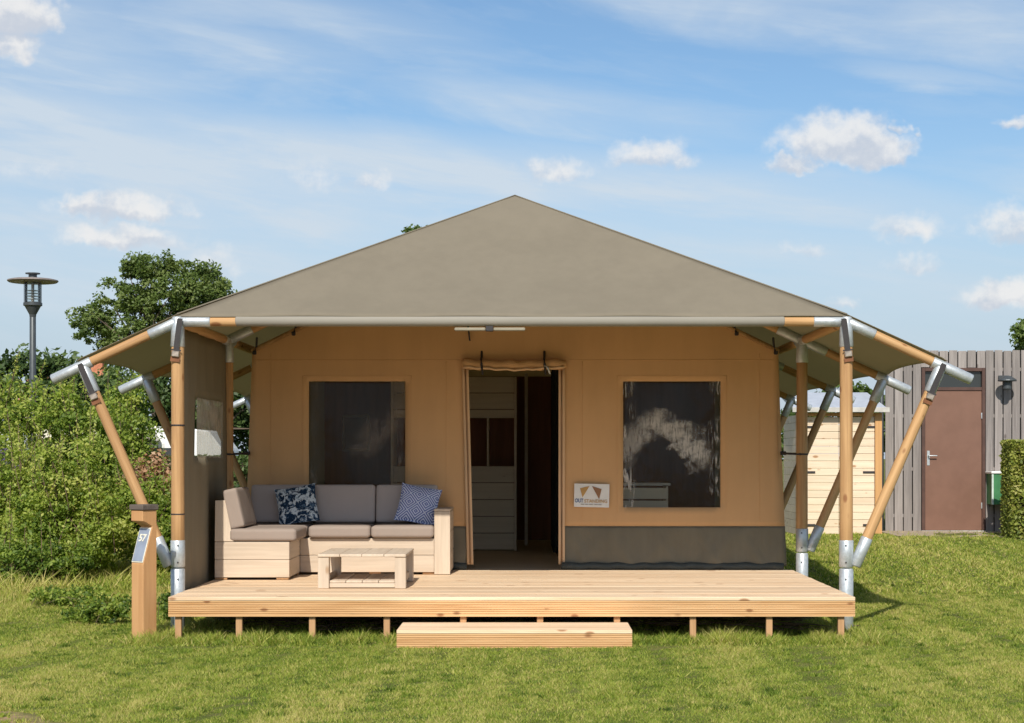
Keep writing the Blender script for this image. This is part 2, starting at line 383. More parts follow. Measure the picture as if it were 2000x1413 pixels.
def groundmat():
    m, nt, b = new_mat('lawn soil and thatch')
    g = nt.nodes.new('ShaderNodeNewGeometry')
    p = g.outputs['Position']
    n1 = noise(nt, p, 0.55, 5, .6); n2 = noise(nt, p, 9, 5, .65); n3 = noise(nt, p, 90, 3, .6)
    c = mixc(nt, n1.smooth(0.35, 0.65), (0.11, 0.135, 0.028), (0.19, 0.19, 0.055))
    c = mixc(nt, n2.smooth(0.45, 0.75) * 0.7, c, (0.24, 0.19, 0.095))
    c = mixc(nt, n3.smooth(0.4, 0.7) * 0.5, c, (0.035, 0.05, 0.012))
    x, y, z = separate(nt, p)
    corner = (x * 0.9 + y * 1.0 + 6.72 + (n1 - 0.5) * 1.6 + (n2 - 0.5) * 1.2).smooth(0.45, -0.1)
    c = mixc(nt, corner, c, (0.40, 0.27, 0.16))
    nt.links.new(c, b.inputs['Base Color']); b.inputs['Roughness'].default_value = 0.95
    b.inputs['Specular IOR Level'].default_value = 0.1
    bump(nt, b, n3 + n2, 0.6, 0.02)
    return m
M['ground'] = groundmat()
M['grass'] = leafmat('grass blade', [(0.06, 0.105, 0.016), (0.160, 0.235, 0.030), (0.335, 0.375, 0.062), (0.54, 0.46, 0.18)], 0.30, 0.55, 0.2)
M['leaf_oak'] = leafmat('tree leaf', [(0.035, 0.062, 0.014), (0.075, 0.118, 0.026), (0.125, 0.18, 0.045), (0.18, 0.225, 0.07)], 0.3)
M['leaf_shrub'] = leafmat('shrub leaf', [(0.05, 0.095, 0.018), (0.145, 0.22, 0.035), (0.29, 0.36, 0.06), (0.47, 0.48, 0.13)], 0.40)
M['leaf_dark'] = leafmat('dark shrub leaf', [(0.025, 0.05, 0.016), (0.055, 0.095, 0.028), (0.10, 0.15, 0.045), (0.15, 0.20, 0.065)], 0.28)
M['leaf_brown'] = leafmat('dry beech leaf', [(0.14, 0.07, 0.035), (0.30, 0.16, 0.085), (0.46, 0.28, 0.165), (0.52, 0.38, 0.26)], 0.25)
M['leaf_hedge'] = leafmat('clipped hedge leaf', [(0.05, 0.08, 0.015), (0.14, 0.18, 0.03), (0.28, 0.30, 0.055), (0.40, 0.36, 0.12)], 0.25)
M['flower'] = leafmat('purple flower', [(0.12, 0.06, 0.25), (0.2, 0.12, 0.38), (0.3, 0.2, 0.5)], 0.2)

# ------------------------------------------------------------------ geometry helpers
W = {}                       # where each object's own frame sits in the frame of its thing
MESH = {}
def tag(o, label=None, cat=None, group=None, kind=None):
    if label: o['label'] = label
    if cat: o['category'] = cat
    if group: o['group'] = group
    if kind: o['kind'] = kind
    return o
def thing(name, loc, label, cat, group=None, rz=0.0, local=False):
    o = bpy.data.objects.new(name, None); COL.objects.link(o)
    o.location = loc; o.rotation_euler = (0, 0, rz); o.empty_display_size = 0.1
    W[o] = Vector((0, 0, 0)) if local else Vector(loc)
    return tag(o, label, cat, group)
def place(name, me, c, parent=None, rot=None):
    o = bpy.data.objects.new(name, me); COL.objects.link(o)
    c = Vector(c)
    if parent is not None:
        o.parent = parent; o.location = c - W[parent]
    else: o.location = c
    W[o] = c
    if rot is not None:
        o.rotation_mode = 'QUATERNION'; o.rotation_quaternion = rot
    return o
def shade(me, smooth=True):
    me.polygons.foreach_set('use_smooth', [smooth] * len(me.polygons))
def geo(name, verts, faces, mat, parent=None, smooth=False, centre=None):
    v = np.array(verts, dtype=float)
    c = (v.min(0) + v.max(0)) / 2 if centre is None else np.array(centre, float)
    me = bpy.data.meshes.new(name); me.from_pydata([tuple(p) for p in (v - c)], [], faces)
    me.materials.append(M[mat]); me.update()
    if smooth: shade(me)
    return place(name, me, c, parent)
def boxmesh(sx, sy, sz, mat, bev, name='box'):
    key = ('b', round(sx, 4), round(sy, 4), round(sz, 4), mat, bev)
    if key in MESH: return MESH[key]
    bm = bmesh.new(); bmesh.ops.create_cube(bm, size=1)
    for v in bm.verts: v.co = Vector((v.co.x * sx, v.co.y * sy, v.co.z * sz))
    if bev: bmesh.ops.bevel(bm, geom=bm.edges[:], offset=min(bev, min(sx, sy, sz) * 0.4), segments=1, affect='EDGES')
    me = bpy.data.meshes.new(name); bm.to_mesh(me); bm.free(); me.materials.append(M[mat]); MESH[key] = me
    return me
def box(name, x0, x1, y0, y1, z0, z1, mat, parent=None, bev=0.004, rot=None):
    me = boxmesh(abs(x1 - x0), abs(y1 - y0), abs(z1 - z0), mat, bev, name)
    return place(name, me, ((x0 + x1) / 2, (y0 + y1) / 2, (z0 + z1) / 2), parent, rot)
def rodmesh(L, r0, r1, mat, n=20, name='rod', wob=0.0):
    key = ('r', round(L, 4), round(r0, 4), round(r1, 4), mat, n, wob)
    if key in MESH: return MESH[key]
    rings = [(-L / 2, r0 * 0.86), (-L / 2 + 0.008, r0)]
    k = max(2, int(L / 0.25)) if wob else 1
    for i in range(1, k): t = i / k; rings.append((-L / 2 + L * t, (r0 + (r1 - r0) * t) * (1 + wob * random.uniform(-1, 1))))
    rings += [(L / 2 - 0.008, r1), (L / 2, r1 * 0.86)]
    vs, fs = [], []
    for z, r in rings:
        for j in range(n):
            a = 2 * math.pi * j / n; vs.append((r * math.cos(a), r * math.sin(a), z))
    for i in range(len(rings) - 1):
        for j in range(n):
            fs.append((i * n + j, i * n + (j + 1) % n, (i + 1) * n + (j + 1) % n, (i + 1) * n + j))
    fs.append(tuple(reversed(range(n)))); fs.append(tuple(range((len(rings) - 1) * n, len(rings) * n)))
    me = bpy.data.meshes.new(name); me.from_pydata(vs, [], fs); me.materials.append(M[mat]); shade(me)
    for p in me.polygons[-2:]: p.use_smooth = False
    MESH[key] = me
    return me
def rod(name, p0, p1, r, mat, parent=None, r1=None, n=20, wob=0.0):
    p0, p1 = Vector(p0), Vector(p1); d = p1 - p0
    me = rodmesh(d.length, r, r if r1 is None else r1, mat, n, name, wob)
    return place(name, me, (p0 + p1) / 2, parent, d.to_track_quat('Z', 'Y'))
def sweep(pts, r, n=8, rs=None):
    """tube along points -> verts, faces"""
    pts = [Vector(p) for p in pts]; vs, fs = [], []
    for i, p in enumerate(pts):
        d = (pts[min(i + 1, len(pts) - 1)] - pts[max(i - 1, 0)]).normalized()
        q = d.to_track_quat('Z', 'Y'); rr = rs[i] if rs else r
        for j in range(n):
            a = 2 * math.pi * j / n
            vs.append(tuple(p + q @ Vector((rr * math.cos(a), rr * math.sin(a), 0))))
    for i in range(len(pts) - 1):
        for j in range(n):
            fs.append((i * n + j, i * n + (j + 1) % n, (i + 1) * n + (j + 1) % n, (i + 1) * n + j))
    fs.append(tuple(reversed(range(n)))); fs.append(tuple(range((len(pts) - 1) * n, len(pts) * n)))
    return vs, fs
def tube(name, pts, r, mat, parent=None, n=8, rs=None):
    vs, fs = sweep(pts, r, n, rs)
    return geo(name, vs, fs, mat, parent, True)
def lathe(name, prof, mat, at, parent=None, n=32, smooth=True):
    vs, fs = [], []
    for r, z in prof:
        for j in range(n):
            a = 2 * math.pi * j / n; vs.append((r * math.cos(a), r * math.sin(a), z))
    for i in range(len(prof) - 1):
        for j in range(n):
            fs.append((i * n + j, i * n + (j + 1) % n, (i + 1) * n + (j + 1) % n, (i + 1) * n + j))
    fs.append(tuple(reversed(range(n)))); fs.append(tuple(range((len(prof) - 1) * n, len(prof) * n)))
    vs = [(x + at[0], y + at[1], z + at[2]) for x, y, z in vs]
    o = geo(name, vs, fs, mat, parent, False)
    return o
def prism(name, pts, axis, a0, a1, mat, parent=None, bev=0.003, smooth=False):
    """polygon (two other axes, in order) pushed along an axis"""
    def to3(p, a):
        return {'X': (a, p[0], p[1]), 'Y': (p[0], a, p[1]), 'Z': (p[0], p[1], a)}[axis]
    n = len(pts)
    v = [to3(p, a0) for p in pts] + [to3(p, a1) for p in pts]
    f = [tuple(range(n)), tuple(range(2 * n - 1, n - 1, -1))] + [(i, i + n, (i + 1) % n + n, (i + 1) % n) for i in range(n)]
    v = np.array(v); c = (v.min(0) + v.max(0)) / 2
    bm = bmesh.new(); bv = [bm.verts.new(p) for p in (v - c)]
    for q in f: bm.faces.new([bv[i] for i in q])
    bmesh.ops.recalc_face_normals(bm, faces=bm.faces[:])
    if bev: bmesh.ops.bevel(bm, geom=bm.edges[:], offset=bev, segments=1, affect='EDGES')
    me = bpy.data.meshes.new(name); bm.to_mesh(me); bm.free(); me.materials.append(M[mat])
    if smooth: shade(me)
    return place(name, me, c, parent)
def cushion(name, half, loc, mat, r=0.035, puff=0.15, rot=None, thin=2, n=14, parent=None):
    """a padded block with rounded edges and swollen large faces"""
    bm = bmesh.new(); bmesh.ops.create_cube(bm, size=2)
    bmesh.ops.subdivide_edges(bm, edges=bm.edges[:], cuts=n, use_grid_fill=True)
    h = Vector(half); ph = random.random() * 6
    for v in bm.verts:
        p = v.co.copy()
        q = Vector((math.copysign(abs(p[i]) ** 0.75, p[i]) * h[i] for i in range(3)))
        inn = Vector((max(-(h[i] - r), min(h[i] - r, q[i])) for i in range(3)))
        d = q - inn
        s = inn + (d.normalized() * r if d.length > 1e-6 else d)
        a, b = [i for i in range(3) if i != thin]
        ua, ub = s[a] / h[a], s[b] / h[b]
        g = (1 - min(1, abs(ua)) ** 3) * (1 - min(1, abs(ub)) ** 3)
        s[thin] *= 1 + puff * g + 0.03 * math.sin(5 * ua + ph) * math.sin(4 * ub + ph) * g
        v.co = s
    me = bpy.data.meshes.new(name); bm.to_mesh(me); bm.free(); me.materials.append(M[mat]); shade(me)
    return place(name, me, loc, parent, rot)
def pillow(name, w, h, t, loc, mat, rot, n=22):
    """square throw pillow in its local X-Z plane, thin along Y"""
    vs, fs = [], []
    for side in (-1, 1):
        for i in range(n + 1):
            for j in range(n + 1):
                u = -1 + 2 * i / n; v = -1 + 2 * j / n
                g = max(0, (1 - abs(u) ** 2.6)) ** 0.55 * max(0, (1 - abs(v) ** 2.6)) ** 0.55
                x = u * w / 2 * (1 - 0.07 * (1 - v * v) * 1.0); z = v * h / 2 * (1 - 0.07 * (1 - u * u))
                y = side * (t / 2 * g * (1 + 0.10 * math.sin(4 * u + 2 * v) * math.cos(3 * v)) + 0.002)
                vs.append((x, y, z))
    m = (n + 1) ** 2
    for s in (0, 1):
        for i in range(n):
            for j in range(n):
                a = s * m + i * (n + 1) + j; q = (a, a + n + 1, a + n + 2, a + 1)
                fs.append(q if s == 0 else q[::-1])
    ring = [i * (n + 1) for i in range(n + 1)] + [n * (n + 1) + j for j in range(1, n + 1)] + [i * (n + 1) + n for i in range(n - 1, -1, -1)] + [j for j in range(n - 1, 0, -1)]
    for k in range(len(ring)):
        a, b = ring[k], ring[(k + 1) % len(ring)]; fs.append((a, b, b + m, a + m))
    me = bpy.data.meshes.new(name); me.from_pydata(vs, [], fs); me.materials.append(M[mat]); shade(me)
    return place(name, me, loc, None, rot)
def textmesh(name, s, size, mat, centre, normal_rot, parent, bold=0.0, width=None):
    cu = bpy.data.curves.new(name, 'FONT'); cu.body = s; cu.size = size; cu.align_x = 'CENTER'; cu.align_y = 'CENTER'
    cu.extrude = 0.0012; cu.offset = bold; cu.resolution_u = 3
    tmp = bpy.data.objects.new(name, cu); COL.objects.link(tmp)
    dg = bpy.context.evaluated_depsgraph_get()
    me = bpy.data.meshes.new_from_object(tmp.evaluated_get(dg)); me.name = name
    bpy.data.objects.remove(tmp); bpy.data.curves.remove(cu)
    if width:
        xs = [v.co.x for v in me.vertices]; k = width / (max(xs) - min(xs))
        for v in me.vertices: v.co.x *= k
    me.materials.clear(); me.materials.append(M[mat])
    return place(name, me, centre, parent, normal_rot)
def quads(name, P, mat, parent=None, tint=None, c=None):
    """P: (n,k,3) array, one face of k corners each"""
    n, k, _ = P.shape
    v = P.reshape(-1, 3)
    c = np.array(v.mean(0) if c is None else c)
    me = bpy.data.meshes.new(name)
    me.vertices.add(n * k); me.vertices.foreach_set('co', (v - c).astype(np.float32).ravel())
    me.loops.add(n * k); me.loops.foreach_set('vertex_index', np.arange(n * k, dtype=np.int32))
    me.polygons.add(n); me.polygons.foreach_set('loop_start', np.arange(0, n * k, k, dtype=np.int32))
    me.update(calc_edges=True)
    if tint is not None:
        a = me.attributes.new('tint', 'FLOAT', 'FACE'); a.data.foreach_set('value', np.clip(tint, 0, 1).astype(np.float32))
    me.materials.append(M[mat])
    return place(name, me, c, parent)
_K = RNG.normal(size=(14, 2)); _PH = RNG.uniform(0, 6.28, 14)
def wave(x, y, f=1.0, k0=0, n=7):
    s = 0
    for i in range(k0, k0 + n):
        s = s + np.sin(f * (1 + 0.35 * (i - k0)) * (_K[i, 0] * x + _K[i, 1] * y) + _PH[i]) / (1 + 0.35 * (i - k0))
    return s / 2.4
def gz(x, y):
    """height of the ground"""
    x = np.asarray(x, float); y = np.asarray(y, float)
    t = np.clip((y - 2.5) / 10.0, 0, 1); rise = 0.20 * t * t * (3 - 2 * t)
    out = np.clip((np.abs(x) - 2.4) / 1.5, 0, 1)
    return rise + 0.012 * wave(x, y, 0.9) * np.clip(out + (y < -1.0), 0, 1) + 0.015 * np.clip(-y - 1.5, 0, 3) * 0.3
def gzf(x, y): return float(gz(x, y))

# ------------------------------------------------------------------ ground
def build_ground():
    xs = np.concatenate([[-900, -300, -120, -60, -35], np.arange(-24, 24.01, 0.4), [35, 60, 120, 300, 900]])
    ys = np.concatenate([[-600, -200, -80, -40, -22], np.arange(-14, 34.01, 0.4), [45, 70, 120, 300, 1500]])
    X, Y = np.meshgrid(xs, ys, indexing='ij'); Z = gz(X, Y)
    n, m = X.shape
    vs = np.stack([X, Y, Z], -1).reshape(-1, 3)
    fs = [(i * m + j, (i + 1) * m + j, (i + 1) * m + j + 1, i * m + j + 1) for i in range(n - 1) for j in range(m - 1)]
    o = geo('ground', vs, fs, 'ground', None, True, (0, 0, 0)); tag(o, 'mown green lawn around the tent and its deck', None, None, 'structure')
build_ground()

def build_grass():
    rng = np.random.default_rng(5)
    def scatter(n, y0, y1):
        y = y0 + (y1 - y0) * rng.random(n)
        half = 0.31 * (y + 13) + 1.6
        x = 0.155 + (rng.random(n) * 2 - 1) * half
        return x, y
    sets = []
    for n, y0, y1, w, h in ((620000, -5.6, -1.0, 0.0030, 0.0145), (380000, -1.0, 3.5, 0.0040, 0.018), (400000, 3.5, 18.0, 0.0085, 0.027)):
        x, y = scatter(n, y0, y1)
        keep = np.ones(n, bool)
        keep &= ~((np.abs(x) < 2.45) & (y > 0.9) & (y < 10.0))                       # under the tent floor
        keep &= ~((np.abs(x) < 2.5) & (y > -0.35) & (rng.random(n) > 0.45))           # thin in the shade of the deck
        keep &= ~((x > 5.3) & (y > 11.3) & (rng.random(n) > 0.06)) & ~((x > 5.3) & (y > 12.7)) & ~((x > 3.9) & (x < 5.4) & (y > 11.95))
        keep &= ~((x > -0.80) & (x < 0.85) & (y > -1.12) & (y < -0.45))
        cor = 0.9 * x + y + 6.72 + 0.35 * wave(x, y, 2.0)
        keep &= (cor > 0.15) | (rng.random(n) < 0.10)
        patch = wave(x, y * .5, 1.3); patch2 = wave(x + .3 * patch, y * .45, 4.2, 5); fine = wave(x, y * .6, 13.0, 3) + 0.7 * wave(x * .8 + y * .2, y * .6 - x * .3, 29.0, 6)
        bare = np.clip(-patch2 * .6 - fine * .5 - 0.55, 0, 1)
        worn = np.exp(-((x - .05) / .9) ** 2 - ((y + 1.55) / .35) ** 2)
        keep &= rng.random(n) > np.clip(bare * 1.2 + worn * (.35 + .35 * patch2), 0, .9)
        x, y, patch, patch2, fine = x[keep], y[keep], patch[keep], patch2[keep], fine[keep]; n = len(x)
        z = gz(x, y)
        hh = h * (0.55 + 0.75 * rng.random(n)) * np.clip(1 + 0.25 * patch2 + 0.50 * fine, .3, 2.3)
        edge = (np.abs(x) < 2.7) & (y > -0.95) & (y < 0.4)                            # unmown fringe by the deck
        hh = np.where(edge, hh * (1.6 + 1.6 * rng.random(n)), hh)
        wild = np.clip((-3.1 - x) / 1.2, 0, 1) * np.clip((y - 1.0) / 2.5, 0, 1)
        hh *= 1 + 5.0 * wild * rng.random(n) ** 2
        a = rng.random(n) * 2 * np.pi; lean = hh * (0.3 + 1.3 * rng.random(n)); la = rng.random(n) * 2 * np.pi
        ww = w * (0.6 + 0.8 * rng.random(n))
        bx, by = np.cos(a) * ww, np.sin(a) * ww
        P = np.empty((n, 3, 3))
        P[:, 0] = np.stack([x - bx, y - by, z - 0.004], -1); P[:, 1] = np.stack([x + bx, y + by, z - 0.004], -1)
        P[:, 2] = np.stack([x + np.cos(la) * lean, y + np.sin(la) * lean, z + hh], -1)
        tint = 0.57 + 0.12 * patch + 0.14 * patch2 + 0.14 * fine + 0.22 * rng.normal(size=n) + 0.05 * np.clip(-x - 1, 0, 3) * .6 * np.clip(1.2 + patch2, 0, 2)
        tint = np.where(rng.random(n) < 0.07, tint + 0.35, tint)
        sets.append((P, tint))
    m = 1500; k = 46                                                  # scattered coarser tufts and rosettes
    cx, cy = scatter(m, -5.2, 4.0)
    ok = ~((np.abs(cx) < 2.5) & (cy > -1.2)); cx, cy = cx[ok], cy[ok]; m = len(cx)
    dark = np.repeat(rng.normal(size=m) * .16 - .10, k); big = np.repeat(.6 + .9 * rng.random(m), k)
    x = np.repeat(cx, k) + rng.normal(size=m * k) * .022 * big; y = np.repeat(cy, k) + rng.normal(size=m * k) * .022 * big; n = m * k
    hh = .022 * big * (.5 + .8 * rng.random(n)); a = rng.random(n) * 6.283; la = rng.random(n) * 6.283; ww = .0042 * (.6 + .8 * rng.random(n)); z = gz(x, y)
    lean = hh * (.3 + 1.2 * rng.random(n)); bx, by = np.cos(a) * ww, np.sin(a) * ww
    P = np.empty((n, 3, 3))
    P[:, 0] = np.stack([x - bx, y - by, z - .004], -1); P[:, 1] = np.stack([x + bx, y + by, z - .004], -1)
    P[:, 2] = np.stack([x + np.cos(la) * lean, y + np.sin(la) * lean, z + hh], -1)
    sets.append((P, .46 + dark + .14 * rng.normal(size=n)))
    P = np.concatenate([s[0] for s in sets]); t = np.concatenate([s[1] for s in sets])
    o = quads('lawn_grass', P, 'grass', None, t, (0, 0, 0))
    tag(o, 'short green and straw coloured grass blades of the lawn', 'grass', None, 'stuff')
build_grass()

# strip of paving in front of the plank building
def sandy_path():
    n = 40; vs, fs = [], []
    for i in range(n + 1):
        x = 5.35 + 5.8 * i / n
        vs += [(x, 11.25 + 0.16 * math.sin(i * .9) + .1 * math.sin(i * 2.3), 0), (x, 12.9, 0)]
    vs = [(x, y, gzf(x, y) + .006) for x, y, z in vs]
    for i in range(n): q = i * 2; fs.append((q, q + 2, q + 3, q + 1))
    geo('path', vs, fs, 'paving')['kind'] = 'structure'
sandy_path()
bpy.data.objects['path']['label'] = 'narrow sandy strip along the foot of the plank building'

# ------------------------------------------------------------------ deck and step
HX = 2.53                      # half the spacing of the tent posts
DZ = 0.31                      # top of the deck
dk = thing('wooden_deck', (0, 0.9, 0), 'pale larch veranda deck on short legs in front of the tent', 'deck')
nb = 21; pitch = 3.0 / nb
for i in range(nb):
    y0 = -0.605 + i * pitch
    box('deck_board', -2.475, 2.485, y0, y0 + pitch - 0.005, DZ - 0.028, DZ + random.uniform(-.0015, .0015), 'deck', dk, 0.003)
def grooved(name, x0, x1, y_front, z0, z1, parent, mat='fascia', g=7, thick=0.026):
    pts = [(y_front + thick, z0), (y_front + thick, z1)]
    h = (z1 - z0) / g
    prof = []
    for k in range(g):
        zt = z1 - k * h
        prof += [(y_front, zt - 0.0), (y_front, zt - h + 0.0065), (y_front + 0.005, zt - h + 0.0055), (y_front + 0.005, zt - h + 0.001)]
    prof.append((y_front, z0))
    prof[-2] = (y_front, z0 + 0.0005); prof[-3] = (y_front, z0 + 0.001)
    return prism(name, pts[::1] + prof, 'X', x0, x1, mat, parent, 0)
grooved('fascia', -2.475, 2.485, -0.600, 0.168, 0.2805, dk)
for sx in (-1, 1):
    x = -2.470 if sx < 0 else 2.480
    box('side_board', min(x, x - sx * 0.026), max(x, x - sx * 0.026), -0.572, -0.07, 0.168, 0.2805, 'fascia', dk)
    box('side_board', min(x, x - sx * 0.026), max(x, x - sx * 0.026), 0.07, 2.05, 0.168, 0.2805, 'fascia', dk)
for x in (-2.41, -1.97, -1.44, -0.90, -0.346, 0.21, 0.767, 1.317, 1.87, 2.39):
    box('leg', x - .023, x + .023, -0.572, -0.527, -0.06, 0.2805, 'legwood', dk)
for x in (-2.2, -1.1, 0, 1.1, 2.2):
    box('leg', x - .03, x + .03, 0.95, 1.01, -0.06, 0.2805, 'legwood', dk)
for x in np.arange(-2.2, 2.3, 0.55):
    box('joist', x - .02, x + .02, -0.5, 2.35, 0.20, 0.2805, 'legwood', dk, 0)

st = thing('wooden_step', (0.03, -0.8, 0), 'low grooved larch step on the grass before the deck', 'step')
for i in range(4):
    box('tread_board', -0.785, 0.845, -1.125 + i * 0.14, -1.125 + i * 0.14 + 0.135, 0.098, 0.124, 'deck', st, 0.003)
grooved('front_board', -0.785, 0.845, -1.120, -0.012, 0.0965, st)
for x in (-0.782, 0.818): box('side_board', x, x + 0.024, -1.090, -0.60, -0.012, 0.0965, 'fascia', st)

# dry sticks and litter in the dark under the deck
def litter():
    vs, fs = [], []
    for _ in range(260):
        x = random.uniform(-2.2, 2.3); y = random.uniform(-0.2, 0.8); z = random.uniform(0.01, 0.09)
        a = random.gauss(0, 0.35); L = random.uniform(0.08, 0.4)
        d = Vector((math.cos(a), math.sin(a), random.uniform(-.1, .1))) * L
        v, f = sweep([(x, y, z), Vector((x, y, z)) + d * .5 + Vector((0, 0, .01)), Vector((x, y, z)) + d], random.uniform(.0025, .005), 4)
        k = len(vs); vs += v; fs += [tuple(i + k for i in q) for q in f]
    tag(geo('dry_sticks', vs, fs, 'twig'), 'dry brown sticks lying in the shade under the deck', 'sticks', None, 'stuff')
litter()

# ------------------------------------------------------------------ the safari tent
tent = thing('safari_tent', (0, 4.8, 0), 'large tan safari tent with grey brown canvas roof on round wooden poles', 'tent')
FR = (0.0, 2.13, 4.75, 7.5, 10.1)       # the frames, front to back
ZP = 2.346                              # axis of the eave poles
TIP = (3.48, 1.905)                     # outer end of a side rafter
ex = (TIP[1] - ZP) / (TIP[0] - HX)      # its slope
def rz_(x): return ZP + ex * (abs(x) - HX)
def zroof(x):
    a = np.abs(x); return np.where(a < HX, 3.624 - 0.485 * a, 3.624 - 0.485 * HX - 0.455 * (a - HX))
YA, YB = 2.13, 7.95                     # ends of the ridge
Y0, Y1 = -0.03, 10.14
# front and rear hips
def hip(y_e, y_a):
    n = 40; vs, fs = [], []
    for i in range(n + 1):
        t = i / n
        hw = (HX + 0.01) * (1 - t)
        for j in range(n + 1):
            s = -1 + 2 * j / n; x = s * hw
            z = 2.397 + (3.624 - 2.397) * t - 0.030 * math.sin(math.pi * min(1, t * 1.15)) * (1 - s * s)
            z -= 0.012 * (1 - t) ** 8 + 0.004 * math.sin(x * 5.0) * (1 - t) ** 3
            vs.append((x, y_e + (y_a - y_e) * t, z))
    for i in range(n):
        for j in range(n):
            a = i * (n + 1) + j; fs.append((a, a + 1, a + n + 2, a + n + 1))
    o = geo('roof_panel', vs, fs, 'roof_front', tent, True)
    m = o.modifiers.new('thick', 'SOLIDIFY'); m.thickness = 0.004
    return o
hip(Y0, YA); hip(Y1, YB)
for sgn in (-1, 1):
    ny, nu = 120, 44; vs, fs = [], []
    ysamp = np.linspace(Y0, Y1, ny + 1)
    for y in ysamp:
        if y < YA: xi = (HX + 0.01) * (1 - (y - Y0) / (YA - Y0))
        elif y > YB: xi = (HX + 0.01) * ((y - YB) / (Y1 - YB))
        else: xi = 0.0
        # outer edge hangs in shallow curves from pole to pole
        sagx = 0.0; mid = 0.0
        for a, b in zip(FR[:-1], FR[1:]):
            if a <= y <= b: t = (y - a) / (b - a); sagx = 0.07 * 4 * t * (1 - t); mid = math.sin(math.pi * t)
        xo = 3.29 - sagx
        for j in range(nu + 1):
            u = j / nu; x = xi + (xo - xi) * u
            z = float(zroof(x)) - 0.040 * mid * math.sin(math.pi * min(1, u * 0.9)) * (0.5 + 0.5 * u)
            if u > 0.97: z -= 0.006
            vs.append((sgn * x, y, z))
    for i in range(ny):
        for j in range(nu):
            a = i * (nu + 1) + j; q = (a, a + nu + 1, a + nu + 2, a + 1)
            fs.append(q if sgn > 0 else q[::-1])
    o = geo('roof_panel', vs, fs, 'roof', tent, True)
    m = o.modifiers.new('thick', 'SOLIDIFY'); m.thickness = 0.004
for s_ in (-1, 1):
    pts = [Vector((s_ * HX * (1 - t), Y0 + (YA - Y0) * t, 2.397 + (3.624 - 2.397) * t + .003)) for t in [i / 20 for i in range(21)]]
    tube('hip_seam', pts, 0.007, 'roof_front', tent, 6)
# ridge and eave poles
rod('ridge_pole', (0, YA, 3.545), (0, YB, 3.545), 0.04, 'pole', tent)
rod('eave_pole', (-HX, 0, ZP), (HX, 0, ZP), 0.036, 'pole', tent)
rod('eave_sleeve', (-2.09, -0.002, ZP + .004), (2.06, -0.002, ZP + .003), 0.041, 'sleeve', tent)
rod('eave_pole', (-HX, Y1 - .04, ZP), (HX, Y1 - .04, ZP), 0.036, 'pole', tent)
def ratchet(at, d, parent, r):
    """webbing strap over a pole joint with its buckle; at: a point on the pole axis, d: unit way along the pole"""
    at = Vector(at); d = Vector(d).normalized(); q = d.to_track_quat('Z', 'Y')
    f = Vector((0, -1, 0))
    p = at + f * (r + 0.006)
    place('strap', boxmesh(0.042, 0.004, 0.235, 'black', 0, 'strap'), p + d * 0.118, parent, rotf(d))
    b = place('buckle', boxmesh(0.058, 0.022, 0.045, 'buckle', 0.006, 'buckle'), p - d * 0.035 + f * .006, parent, rotf(d))
    place('strap', boxmesh(0.075, 0.004, 0.012, 'black', 0, 'strap'), p - d * 0.005, parent, rotf(d))
    place('strap', boxmesh(0.07, 0.003, 0.035, 'redwood', 0, 'strap'), p - d * 0.075 - f * .003, parent, rotf(d))
def rotf(d):
    """rotation whose Z is d and whose Y looks along the depth of the tent"""
    z = Vector(d).normalized(); y = Vector((0, 1, 0)); x = y.cross(z).normalized(); y = z.cross(x)
    return Matrix((x, y, z)).transposed().to_quaternion()
